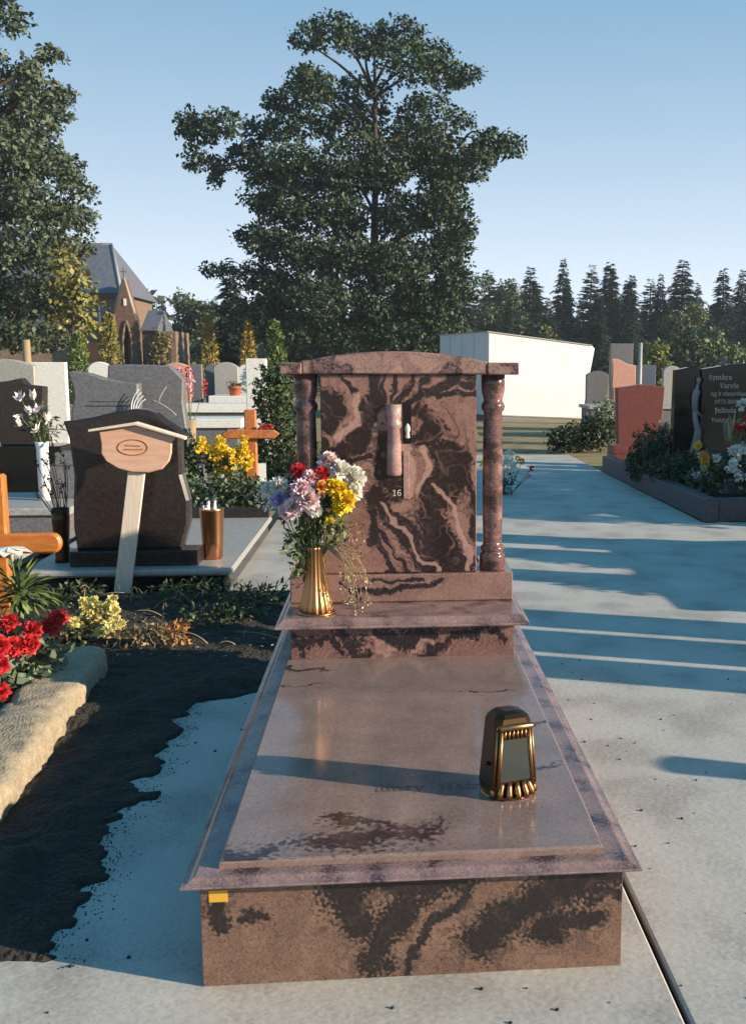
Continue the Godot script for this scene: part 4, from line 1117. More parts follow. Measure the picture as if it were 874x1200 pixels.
func build_right_rows():
	# red granite stone
	var r := stone("red_headstone", "plain red granite headstone with flaring sides", 3.16, 3.86, 1.17, -12.0, M.red_stone, "flare", 0.15)
	var pier := thing("red_pier", "short red granite pier at the kerb of the red headstone plot", "pier", Vector3(3.12, 0, -11.62))
	for k in 3: part("block", boxm(Vector3(-0.1, k * 0.115, -0.2), Vector3(0.1 - (0.02 if k == 1 else 0.0), k * 0.115 + 0.112, 0.2), 0.006), M.red_stone, pier)
	# kerb of the nearest plot on the right
	var k := thing("stone_kerb", "dark grey granite kerb round the black headstone plot", "kerb")
	part("front_kerb", boxm(Vector3(2.988, 0.0, -6.93), Vector3(5.2, 0.217, -6.803), 0.01), M.kerb_grey, k)
	var s := mb()
	slab(s, P2([2.855, 6.8, 2.985, 6.8, 2.985, 11.25, 2.835, 11.25]), 0.0, 0.22, 0.01, FLAT)
	part("side_kerb", done(s), M.kerb_grey, k)
	struct("bed_soil", flatm(P2([2.99, 6.935, 5.2, 6.935, 5.2, 11.2, 2.99, 11.2]), -0.02, 0.12, 0.004), M.soil)
	# black stone with figure and lettering
	var b := thing("black_headstone", "polished black headstone with white lettering and a carved standing figure", "gravestone", Vector3(3.62, 0.12, -9.2))
	part("base", boxm(Vector3(-0.55, 0.0, -0.18), Vector3(0.7, 0.12, 0.18), 0.008), M.black_stone, b)
	part("headstone", slabm(P2([-0.12, 0.121, 0.62, 0.121, 0.62, 1.32, 0.45, 1.35, 0.2, 1.33, 0.02, 1.3, -0.1, 1.28]), -0.07, 0.07, 0.01), M.black_stone, b)
	part("side_stone", slabm(P2([-0.42, 0.121, -0.125, 0.121, -0.11, 1.28, -0.25, 1.3, -0.4, 1.27]), -0.1, 0.04, 0.01), M.black_stone, b)
	var lines := [["Symbra", 0.11, 1.185, 0.055], ["Varela", 0.22, 1.09, 0.055], ["ng k vinnethan", 0.225, 1.0, 0.046], ["1972-2008", 0.19, 0.91, 0.045], ["Julinda", 0.185, 0.81, 0.055], ["Vanng", 0.12, 0.7, 0.05]]
	for q in lines:
		text(q[0], q[3], M.letter, b, Vector3(q[1], q[2], 0.0708))
	# figure: a slim robed relief
	var f := mb(true)
	tube(f, bend(Vector3(-0.22, 0.26, 0.045), Vector3(-0.13, 0.6, 0.05), Vector3(0.01, 0, 0)), 0.02, 0.034, 10)
	tube(f, bend(Vector3(-0.15, 0.26, 0.045), Vector3(-0.12, 0.6, 0.05), Vector3(0.015, 0, 0)), 0.02, 0.034, 10)
	tube(f, bend(Vector3(-0.125, 0.58, 0.05), Vector3(-0.17, 0.8, 0.055), Vector3(-0.01, 0, 0)), 0.036, 0.03, 10)
	tube(f, bend(Vector3(-0.17, 0.8, 0.055), Vector3(-0.155, 1.04, 0.055), Vector3(-0.012, 0, 0)), 0.03, 0.044, 10)
	tube(f, bend(Vector3(-0.19, 1.02, 0.07), Vector3(-0.1, 0.74, 0.08), Vector3(-0.05, 0, 0.01)), 0.018, 0.012, 8)
	tube(f, bend(Vector3(-0.155, 1.04, 0.055), Vector3(-0.145, 1.12, 0.06), Vector3(0, 0, 0)), 0.026, 0.014, 10)
	lathe(f, [Vector2(0.0, -0.045), Vector2(0.022, -0.03), Vector2(0.03, 0.0), Vector2(0.026, 0.025), Vector2(0.0, 0.042)], 12, 0, 0, Transform3D(Basis.IDENTITY, Vector3(-0.14, 1.15, 0.065)))
	part("carved_figure", done(f), M.clay_grey, b)
	var ro := mb(true)
	for q in 5:
		var a := TAU * q / 5.0
		tube(ro, bend(Vector3(0.14, 1.33, 0.02), Vector3(0.14 + cos(a) * 0.05, 1.37 + sin(a) * 0.05, 0.05), Vector3(0, 0.01, 0.01)), 0.014, 0.02, 6)
	part("stone_rose", done(ro), M.clay_grey, b)
	# bushes beside the walk
	bush("dark_bush", "dense dark bush before the red headstone", "shrub", Vector3(3.05, 0.1, -9.5), [[Vector3(0, 0.36, 0), Vector3(0.3, 0.28, 0.3)], [Vector3(-0.15, 0.2, 0.2), Vector3(0.2, 0.2, 0.22)], [Vector3(0.18, 0.22, 0), Vector3(0.22, 0.24, 0.25)]], 260, 6, 0.02, 0.045, DARKGREEN, "bushes along the right of the walk")
	bush("dark_bush", "spreading dark bush left of the red headstone", "shrub", Vector3(3.15, -0.02, -14.6), [[Vector3(0, 0.26, 0), Vector3(0.4, 0.24, 0.3)], [Vector3(0.35, 0.34, 0), Vector3(0.3, 0.32, 0.3)], [Vector3(-0.3, 0.2, 0.1), Vector3(0.26, 0.2, 0.26)]], 260, 6, 0.03, 0.06, DARKGREEN, "bushes along the right of the walk")
	bush("pale_bush", "pale leaved bush between white box and red headstone", "shrub", Vector3(4.0, -0.02, -16.2), [[Vector3(0, 0.5, 0), Vector3(0.35, 0.4, 0.3)]], 200, 6, 0.03, 0.06, [Color(0.2, 0.22, 0.13), Color(0.26, 0.27, 0.17), Color(0.14, 0.17, 0.09)])
	bush("pale_bush", "thin pale plant at the right foot of the red headstone", "shrub", Vector3(3.52, 0.0, -11.0), [[Vector3(0, 0.32, 0), Vector3(0.12, 0.28, 0.12)], [Vector3(0.1, 0.5, 0), Vector3(0.09, 0.2, 0.1)]], 90, 5, 0.02, 0.05, [Color(0.2, 0.22, 0.13), Color(0.26, 0.27, 0.17), Color(0.14, 0.17, 0.09)])
	bush("dark_bush", "low dark shrub spilling over the kerb beside the walk", "shrub", Vector3(2.98, 0.14, -8.6), [[Vector3(0, 0.16, 0), Vector3(0.22, 0.16, 0.3)], [Vector3(0.2, 0.2, -0.1), Vector3(0.2, 0.18, 0.25)]], 200, 6, 0.02, 0.04, DARKGREEN, "bushes along the right of the walk")
	# flowers at the black headstone
	var spec := [[3.32, -7.9, 0.46, "orange and white flowers in a bowl before the black headstone", ORANGE + WHITE + YELLOW, 12, 0.2], [3.62, -7.7, 0.44, "white flower cluster with grey leaves at right edge", WHITE, 26, 0.26], [3.74, -8.1, 0.72, "cream and yellow flowers on tall stems at right edge", PALEYELLOW + WHITE, 12, 0.16], [3.2, -8.1, 0.22, "few pale flowers left of the orange flower bowl", WHITE, 4, 0.1]]
	for q in spec:
		var t := thing("grave_flowers", q[3], "flowers", Vector3(q[0], 0.12, q[1]), 0, "flowers before the black headstone")
		for n in q[5]:
			var p := Vector3(rng.randf_range(-q[6], q[6]), q[2] * rng.randf_range(0.45, 1.1), rng.randf_range(-0.1, 0.12))
			var cc = [q[4][rng.randi() % q[4].size()]]
			part("bloom", bloom(p, 0.05, 40, cc), M.petal, t)
		part("foliage", leafmesh(crown_leaves([[Vector3(0, q[2] * 0.5, 0), Vector3(q[6], q[2] * 0.5, 0.14)]], 110, 5, 0.02, 0.05, 0.1), GREYGREEN + DARKGREEN, 0.6), M.leaf, t)
	var tv := thing("tulip_vase", "clear tapering vase with tall red tulips before the black headstone", "vase", Vector3(3.46, 0.12, -8.0))
	part("vase", lathem([Vector2(0.0, 0.0), Vector2(0.055, 0.0), Vector2(0.05, 0.02), Vector2(0.035, 0.15), Vector2(0.06, 0.3), Vector2(0.055, 0.3), Vector2(0.03, 0.15), Vector2(0.0, 0.05)], 20), M.clay_grey, tv)
	for q in [[0.06, 0.68, 0.0, 0.07], [0.2, 0.74, 0.0, 0.09], [0.26, 0.66, -0.03, 0.09], [0.15, 0.66, 0.0, 0.06]]:
		var e := Vector3(q[0], q[1], q[2])
		part("stem", tubem(bend(Vector3(0, 0.15, 0), e, Vector3(0, 0.03, 0)), 0.006, 0.005, 6), M.stem, tv)
		part("tulip", bloom(e, q[3], 40, RED, Vector3.UP), M.petal, tv)
	for q in [[0.14, 0.92], [0.25, 0.93]]:
		part("stem", tubem(bend(Vector3(0, 0.15, 0), Vector3(q[0], q[1], 0), Vector3(0, 0.03, 0)), 0.005, 0.004, 6), M.stem, tv)
		part("white_bloom", bloom(Vector3(q[0], q[1], 0), 0.07, 40, WHITE, Vector3.UP), M.petal, tv)
	var gs := []
	for q in 14: gs.append([Vector3(0.0, 0.55, 0.0) + rdir() * 0.04, (Vector3(rng.randf_range(-0.25, 0.2), 1, 0)).normalized(), Vector3(0, 0, 1), rng.randf_range(0.15, 0.3)])
	part("grass_blades", leafmesh(gs, [Color(0.3, 0.33, 0.18), Color(0.36, 0.36, 0.24)], 0.12), M.leaf, tv)
	# flowers just past the monument, beside the walk
	var wf := thing("path_flowers", "white, yellow and red flowers on the ground behind the right column", "flowers", Vector3(1.22, 0.0, -9.0))
	for q in [[0.05, 0.3, 0.15, WHITE], [0.07, 0.44, 0.09, WHITE], [0.02, 0.22, 0.07, WHITE], [0.22, 0.37, 0.05, ORANGE], [0.17, 0.4, 0.045, YELLOW], [-0.22, 0.34, 0.07, YELLOW], [-0.2, 0.25, 0.05, YELLOW], [0.33, 0.29, 0.04, RED], [0.3, 0.2, 0.03, PINK]]:
		part("bloom", bloom(Vector3(q[0], q[1], 0), q[2] * 0.8, 40, q[3]), M.petal, wf)
		part("stem", tubem([Vector3(q[0] * 0.3, 0.0, 0), Vector3(q[0], q[1], 0)], 0.005, 0.004, 5), M.stem, wf)
	part("foliage", leafmesh(crown_leaves([[Vector3(0, 0.12, 0), Vector3(0.18, 0.12, 0.12)]], 50, 4, 0.02, 0.05, 0.1), GREEN, 0.5), M.leaf, wf)
	# stones behind the red one
	stone("pink_headstone", "pinkish pointed headstone behind the red headstone", 4.86, 5.4, 1.56, -20.0, M.salmon_stone, "slant", 0.14)
	stone("dark_slab_stone", "tall dark grey headstone on pedestal behind the pink one", 5.38, 5.94, 1.95, -22.5, M.grey_stone, "square", 0.14)
	stone("teal_headstone", "blue grey square headstone right of the pale pole", 5.5, 5.96, 1.43, -20.4, M.teal_stone, "square", 0.14)
	stone("small_grey_stone", "small rounded light grey headstone beside the black headstone", 5.86, 6.24, 1.42, -19.4, M.light_grey, "round", 0.12)
	stone("far_grey_stone", "grey headstone between the white box and the pink headstone", 4.4, 4.9, 1.3, -20.5, M.grey_stone, "arch", 0.14)
	var po := thing("pale_pole", "thin pale pole standing behind the red headstone", "pole", Vector3(5.26, 0, -19.0))
	part("pole", tubem([Vector3(0, -0.05, 0), Vector3(0, 1.9, 0)], 0.045, 0.04, 10), M.light_grey, po)
	var kb := thing("grey_grave_slab", "low grey grave slab right of the white box", "grave slab", Vector3(4.9, 0, -18.4))
	part("slab", boxm(Vector3(-0.9, 0.0, -0.5), Vector3(0.9, 0.55, 0.5), 0.01), M.grey_stone, kb)
	part("cover", boxm(Vector3(-0.95, 0.551, -0.55), Vector3(0.95, 0.62, 0.55), 0.01), M.light_grey, kb)
	# white box body, sunk at one end
	var w := thing("white_container", "large skewed white box container on the dry grass", "container", Vector3(2.52, 0.0, -24.0), 0.3)
	part("shell", slabm(P2([0.0, 0.12, 2.75, -0.02, 3.12, 1.86, 3.04, 1.93, 0.0, 2.25]), -3.6, 0.0, 0.03), M.container, w)
	part("roof_rim", slabm(P2([-0.02, 2.252, 3.02, 1.934, 3.02, 1.96, -0.02, 2.285]), -3.62, 0.02, 0.006), M.light_grey, w)
	part("underframe", slabm(P2([0.1, -0.05, 2.6, -0.05, 2.6, -0.03, 0.1, 0.11]), -3.5, -0.05, 0.003), M.grey_stone, w)
	for i in 3: part("side_seam", boxm(Vector3(-0.006, 0.14, -0.95 - i * 0.9), Vector3(0.0, 2.22, -0.92 - i * 0.9), 0.002), M.light_grey, w)

func build_off_frame():
	# graves on the right beyond the picture, whose shadows fall across the walk
	var g := "graves beyond the right edge"
	var lw := thing("shading_plinth", "low grey granite grave plinth beyond the right edge", "grave", Vector3(4.1, 0, -4.05))
	part("plinth", boxm(Vector3(-0.6, 0.0, -1.12), Vector3(0.6, 0.5, 1.13), 0.01), M.grey_stone, lw)
	part("cover", boxm(Vector3(-0.63, 0.501, -1.15), Vector3(0.63, 0.56, 1.16), 0.01), M.light_grey, lw)
	bush("hedge_shrub", "low clipped shrubs on the plinth beyond the right edge", "shrub", Vector3(3.8, 0.56, -4.05), [[Vector3(0, 0.1, 0.6), Vector3(0.25, 0.16, 0.3)], [Vector3(0, 0.12, -0.2), Vector3(0.25, 0.16, 0.25)]], 200, 6, 0.03, 0.06, DARKGREEN)
	for q in [[3.95, -5.0, 1.2, 0.6, "tall grey headstone beyond the right edge, farthest of its row", 0.561], [3.95, -4.35, 1.25, 0.6, "grey headstone beyond the right edge, beside the shrubs", 0.561], [3.95, -3.5, 1.15, 0.5, "low grey headstone beyond the right edge", 0.561], [3.75, -2.34, 2.05, 0.5, "very tall grey headstone beyond the right edge", 0.0], [3.7, -1.86, 1.75, 0.6, "broad grey headstone beyond the right edge", 0.0], [3.6, -1.42, 1.5, 0.4, "narrow grey headstone beyond the right edge, nearest of its row", 0.0]]:
		stone("shading_headstone", q[4], q[0] - q[3] / 2, q[0] + q[3] / 2, q[2], q[1], M.grey_stone, "arch", 0.24, g, true, q[5])
	var v := thing("tall_vase", "slim vase standing beyond the right edge", "vase", Vector3(3.2, 0, -0.42), 0, g)
	part("body", lathem([Vector2(0, 0), Vector2(0.09, 0.0), Vector2(0.05, 0.05), Vector2(0.06, 0.4), Vector2(0.085, 0.68), Vector2(0.07, 0.68), Vector2(0.0, 0.5)], 24), M.brass_dark, v)
	var hd := thing("thuja_hedge", "tall clipped thuja hedge beyond the right edge", "hedge", Vector3(6.4, -0.03, -7.7))
	var hc := []
	for k in 9:
		for j in 3: hc.append([Vector3(rng.randf_range(-0.15, 0.15), 0.5 + j * 0.85, -1.9 + k * 0.48), Vector3(0.45, 0.55, 0.36)])
	part("foliage", leafmesh(crown_leaves(hc, 150, 5, 0.06, 0.13, 0.3), DARKGREEN + GREEN, 0.5), M.leaf, hd)
	for k in 5: part("trunk", tubem([Vector3(0, -0.02, -1.8 + k * 0.9), Vector3(0, 2.0, -1.8 + k * 0.9)], 0.05, 0.02), M.bark, hd)
	stone("far_shading_stone", "headstone beyond the right edge behind the black headstone", 5.1, 5.8, 1.3, -7.6, M.grey_stone, "arch", 0.14, g)

func build_chapel():
	var c := thing("chapel", "red brick chapel with steep slate roof and gabled porch", "building", Vector3(-16.0, 0, -60))
	# walls
	var pw := func(called: String, a: Vector3, b: Vector3, m: Material, par: Node): return part(called, boxm(a, b, 0.02), m, par)
	pw.call("wall", Vector3(-8.0, -0.1, -9.0), Vector3(0.2, 5.45, 0.0), M.brick_pale, c)
	# hipped roof: ridge runs across
	var s := mb()
	var e := [Vector3(-8.3, 5.46, 0.3), Vector3(0.55, 5.46, 0.3), Vector3(0.55, 5.46, -9.3), Vector3(-8.3, 5.46, -9.3)]
	var r0 := Vector3(-5.5, 8.75, -4.5)
	var r1 := Vector3(-1.1, 8.75, -4.5)
	quad(s, e[0], e[1], r1, r0)
	quad(s, e[2], e[3], r0, r1)
	for q in [[e[1], e[2], r1], [e[3], e[0], r0]]:
		s.add_vertex(q[0]); s.add_vertex(q[2]); s.add_vertex(q[1])
	quad(s, e[0], e[3], e[2], e[1])
	var roof := part("roof", done(s), M.slate, c)
	part("ridge_cap", tubem([r0, r1], 0.1, 0.1, 6), M.slate, roof)
	part("hip_cap", tubem([r1, e[1]], 0.09, 0.09, 6), M.light_grey, roof)
	part("cornice", boxm(Vector3(-8.15, 5.2, 0.001), Vector3(0.4, 5.44, 0.18), 0.02), M.brick, c)
	# window in the main wall
	var wn := part("window", boxm(Vector3(-0.75, 3.3, 0.001), Vector3(-0.3, 4.7, 0.05), 0.01), M.window, c)
	part("frame", boxm(Vector3(-0.85, 3.2, 0.001), Vector3(-0.74, 4.8, 0.12), 0.01), M.white_stone, wn)
	part("sill", boxm(Vector3(-0.86, 3.1, 0.001), Vector3(-0.2, 3.2, 0.18), 0.01), M.light_grey, wn)
	for x in [-2.2, -4.2, -6.2]:
		part("window", boxm(Vector3(x - 0.3, 2.6, 0.001), Vector3(x + 0.3, 4.7, 0.05), 0.01), M.window, c)
	# dark side doorway with stone jamb
	part("side_door", boxm(Vector3(-2.0, -0.1, 0.19), Vector3(-0.6, 2.6, 0.25), 0.01), M.cross_wood, c)
	part("jamb", boxm(Vector3(-0.6, -0.1, 0.001), Vector3(-0.35, 2.9, 0.4), 0.02), M.brick_pale, c)
	# gabled porch with pointed arch recess
	var gp := P2([0.32, -0.1, 0.72, -0.1, 0.72, 2.6, 0.77, 3.05, 0.86, 3.5, 0.97, 3.85, 1.08, 3.5, 1.17, 3.05, 1.22, 2.6, 1.22, -0.1, 1.52, -0.1, 1.52, 3.9, 1.4, 4.3, 0.94, 6.25, 0.88, 6.25, 0.42, 4.6, 0.32, 4.4])
	var outer := part("porch", slabm(gp, 0.1, 1.2, 0.02), M.brick, c)
	var arch := PackedVector2Array()
	for q in [[0.72, 0.0], [1.22, 0.0], [1.22, 2.6], [1.17, 3.05], [1.08, 3.5], [0.97, 3.85], [0.86, 3.5], [0.77, 3.05], [0.72, 2.6]]: arch.append(Vector2(q[0], q[1]))
	part("door", boxm(Vector3(0.6, -0.1, 0.02), Vector3(1.34, 4.0, 0.09), 0.005), M.cross_wood, outer)
	for i in range(1, arch.size()):
		var a := arch[i]
		var b := arch[(i + 1) % arch.size()]
		part("arch_stone", tubem([Vector3(a.x, a.y, 1.24), Vector3(b.x, b.y, 1.24)], 0.07, 0.07, 6), M.brick_pale, outer)
	part("coping", tubem([Vector3(0.3, 4.35, 1.1), Vector3(0.91, 6.3, 1.1)], 0.08, 0.08, 6), M.light_grey, outer)
	part("coping", tubem([Vector3(1.54, 3.85, 1.1), Vector3(0.91, 6.3, 1.1)], 0.08, 0.08, 6), M.light_grey, outer)
	part("niche", boxm(Vector3(0.86, 4.7, 1.201), Vector3(1.02, 5.1, 1.25), 0.01), M.white_stone, outer)
	part("buttress", boxm(Vector3(0.2, -0.1, 0.3), Vector3(0.34, 4.2, 1.4), 0.02), M.brick_pale, outer)
	part("finial", boxm(Vector3(0.87, 6.2, 1.0), Vector3(0.95, 6.9, 1.08), 0.01), M.grey_stone, outer)
	part("finial", boxm(Vector3(0.74, 6.6, 1.01), Vector3(1.08, 6.68, 1.07), 0.01), M.grey_stone, outer)
	# low wing
	part("wing_wall", boxm(Vector3(1.53, -0.1, -4.0), Vector3(3.5, 3.3, 0.0), 0.02), M.brick_pale, c)
	var wr := mb()
	slab(wr, P2([-4.3, 3.31, 0.3, 3.31, 0.3, 3.4, -1.9, 4.6, -4.3, 3.4]), 1.54, 2.5, 0.01, Transform3D(Basis(Vector3(0, 1, 0), PI / 2) * Basis(Vector3(0, 1, 0), PI), Vector3(0, 0, 0)).affine_inverse() if false else Transform3D(Basis(Vector3(0, 0, 1), Vector3(0, 1, 0), Vector3(1, 0, 0)), Vector3.ZERO))
	part("wing_roof", done(wr), M.slate, c)
	for x in [2.0, 2.55, 3.1]:
		var nw := part("narrow_window", boxm(Vector3(x - 0.09, 0.8, 0.001), Vector3(x + 0.09, 2.7, 0.04), 0.01), M.window, c)
	# creeper on the wing
	var cr := thing("creeper", "yellowing creeper climbing the low wing of the chapel", "creeper", Vector3(-16.0, 0, -59.8))
	var cl := []
	for k in 12: cl.append([Vector3(rng.randf_range(1.7, 3.2), rng.randf_range(0.6, 3.2), 0.0), Vector3(0.22, 0.45, 0.12)])
	part("foliage", leafmesh(crown_leaves(cl, 30, 5, 0.06, 0.16, 0.2), YELLOWGREEN + DRY, 0.7), M.leaf, cr)
	part("stems", tubem([Vector3(2.4, -0.05, -0.05), Vector3(2.5, 2.8, -0.1)], 0.05, 0.03), M.bark, cr)

const OAK := [[1.2,14.98,1.34,0.67],[-0.2,14.54,1.05,0.73],[-1.43,14.1,1.05,0.8],[-2.57,14.3,0.76,0.6],[-2.84,13.29,0.77,0.6],[2.61,14.22,0.99,0.67],[2.96,13.45,1.07,0.61],[1.54,13.41,1.6,1.01],[-0.58,12.85,1.58,1.08],[-2.34,12.3,1.26,0.87],[-3.73,12.16,0.9,0.67],[3.67,12.79,0.79,0.54],[3.85,12.01,0.57,0.48],[2.24,11.97,1.43,0.88],[0.46,11.52,1.42,1.02],[-1.3,11.14,1.48,1.02],[-3.23,11.03,1.19,0.81],[-4.8,11.13,0.9,0.61],[-5.85,10.77,0.9,0.61],[-6.88,10.68,0.83,0.67],[-7.49,11.0,0.48,0.81],[-6.57,9.84,0.76,0.47],[-7.19,9.65,0.62,0.47],[-6.42,8.99,0.21,0.61],[-5.18,10.03,0.91,0.61],[-4.32,9.37,0.98,0.68],[-3.1,9.39,1.2,0.89],[-1.34,9.25,1.42,1.03],[0.44,9.46,1.29,1.03],[2.24,10.36,1.44,0.89],[3.67,10.73,1.08,0.62],[4.76,10.51,0.87,0.48],[5.55,10.32,0.73,0.55],[4.4,9.71,0.65,0.42],[2.95,9.33,1.23,0.83],[-4.53,8.16,0.84,0.69],[-3.13,7.84,1.2,0.9],[-1.36,7.52,1.29,0.97],[1.14,7.56,1.3,1.05],[2.77,7.93,1.23,0.91],[-5.44,6.94,0.84,0.55],[-4.22,6.43,1.2,0.84],[-2.64,5.93,1.29,0.91],[-0.85,5.77,1.3,0.99],[1.13,5.62,1.38,0.99],[2.94,6.17,1.17,0.99],[3.67,7.07,0.58,0.78],[-6.54,5.25,0.63,0.35],[-5.31,5.2,0.92,0.77],[-3.92,4.51,1.28,0.99],[-2.14,4.17,1.44,1.06],[0.02,4.01,1.45,1.07],[2.03,4.2,1.39,1.07],[3.49,4.75,0.88,1.0],[-5.01,3.26,1.07,0.99],[-3.24,2.73,1.44,1.0],[-1.08,2.56,1.45,0.86],[1.1,2.57,1.47,0.87],[2.94,2.95,1.25,1.01]]
const LTREE := [[1.4,11.76,0.87,0.6],[2.02,11.4,0.77,0.55],[2.51,11.04,0.41,0.3],[1.2,10.5,0.87,0.76],[2.07,10.14,0.67,0.61],[2.57,9.9,0.36,0.31],[0.72,8.96,1.03,0.87],[1.75,8.99,0.88,0.66],[2.42,9.39,0.41,0.36],[0.9,7.68,1.04,0.83],[1.94,7.83,0.89,0.67],[2.72,7.72,0.47,0.52],[3.08,7.07,0.37,0.42],[1.09,6.52,1.04,0.78],[2.25,6.41,0.89,0.68],[3.15,6.02,0.42,0.37],[0.74,5.07,1.05,0.84],[2.04,4.95,1.0,0.74],[2.86,5.36,0.42,0.48],[0.78,3.61,1.11,0.85],[1.96,3.48,0.96,0.8],[0.97,2.4,1.06,0.65],[2.03,2.27,0.69,0.49],[-0.17,10.96,1.02,1.0],[-0.58,8.68,1.15,1.14],[-0.73,6.36,1.16,1.17],[-0.89,3.99,1.17,1.19],[0.18,12.47,1.01,0.86],[1.32,12.5,0.76,0.55],[0.5,13.46,0.86,0.74]]

# a broadleaf tree: clumps as [x, y, rx, ry], spread in depth
func broad_tree(called: String, label: String, at: Vector3, clumps: Array, h: float, tr: float, depth: float, twigs: int, per: int, size: float, cols: Array, group := "") -> Node3D:
	var t := thing(called, label, "tree", at, 0, group)
	var cl := []
	var s := mb(true)
	var top := Vector3(0.1, h, 0)
	tube(s, [Vector3(0, -0.1, 0), Vector3(0.03, h * 0.1, 0), Vector3(-0.05, h * 0.35, 0.05), Vector3(0.08, h * 0.65, 0), top], tr, tr * 0.16, 10)
	part("trunk", done(s), M.bark, t)
	var lim := mb(true)
	for c in clumps:
		var wide := sqrt(maxf(1.0 - pow(absf(c[0]) / (h * 0.55), 2.0), 0.05))
		var reps := 2 if wide > 0.75 and depth > 1.0 and c[1] < h * 0.75 else 1
		for r in reps:
			var z := rng.randf_range(-1, 1) * depth * wide
			if reps == 2: z = (0.25 + 0.65 * rng.randf()) * depth * wide * (1 if r == 0 else -1)
			var ctr := Vector3(c[0], c[1], z)
			cl.append([ctr, Vector3(c[2] * 0.9, c[3] * 0.88, (c[2] + c[3]) * 0.55), clampf(c[2] * c[3], 0.2, 1.3)])
			var y0 := clampf(c[1] - absf(c[0]) * 0.35 - 1.0, h * 0.12, h * 0.9)
			var a := Vector3(0, y0, 0)
			if absf(c[0]) > h * 0.2:
				var best := 99.0
				for o in clumps:
					var dd := Vector2(o[0] - c[0], o[1] - c[1]).length()
					if absf(o[0]) < absf(c[0]) - 0.4 and dd < best:
						best = dd
						a = Vector3(o[0], o[1] - o[3] * 0.3, z * 0.6)
			tube(lim, bend(a, ctr + Vector3(0, -c[3] * 0.3, 0), rdir() * 0.25 + Vector3(0, 0.2, 0), 5), tr * (0.24 if absf(c[0]) <= h * 0.2 else 0.14), 0.03, 5)
			for q in 3: tube(lim, bend(a.lerp(ctr, 0.7), ctr + rdir() * Vector3(c[2], c[3], c[2]) * 0.8, Vector3(0, 0.1, 0), 3), 0.04, 0.012, 4)
	part("limbs", done(lim), M.bark, t)
	part("crown", leafmesh(crown_leaves(cl, twigs, per, size * 0.7, size, 0.3), cols, 0.75), M.leaf, t)
	return t

func spruce_mesh(h: float, r: float, levels: int, droop: float, bare := 0.06) -> Array:
	var lv := []
	for i in levels:
		var f := float(i) / (levels - 1)
		var y := lerpf(h * bare, h * 0.985, f) + rng.randf_range(-0.12, 0.12)
		var L := r * pow(1.0 - f, 0.85) + 0.1
		L *= rng.randf_range(0.65, 1.15)
		var n := int(lerpf(10, 5, f))
		var off := rng.randf() * TAU
		for k in n:
			var a := off + TAU * k / n + rng.randf_range(-0.25, 0.25)
			var o := Vector3(cos(a), 0, sin(a))
			var l2 := L * rng.randf_range(0.55, 1.25)
			var yb := y + rng.randf_range(-0.3, 0.3)
			var m := 3 + int(l2 / 0.22)
			for q in m:
				var u := (q + 0.6) / m
				var p := Vector3(0, yb, 0) + o * l2 * u + Vector3(0, -droop * l2 * u * u + 0.1 * l2 * u, 0)
				for sgn in [-1, 1]:
					var d: Vector3 = (o + Vector3(-o.z, 0, o.x) * sgn * rng.randf_range(0.4, 1.1) + Vector3(0, -droop * u + rng.randf_range(-0.3, 0.2), 0)).normalized()
					lv.append([p, d, (Vector3.UP + rdir() * 0.5).normalized(), (0.34 + 0.22 * l2 * (1 - u)) * rng.randf_range(0.7, 1.3)])
	return lv

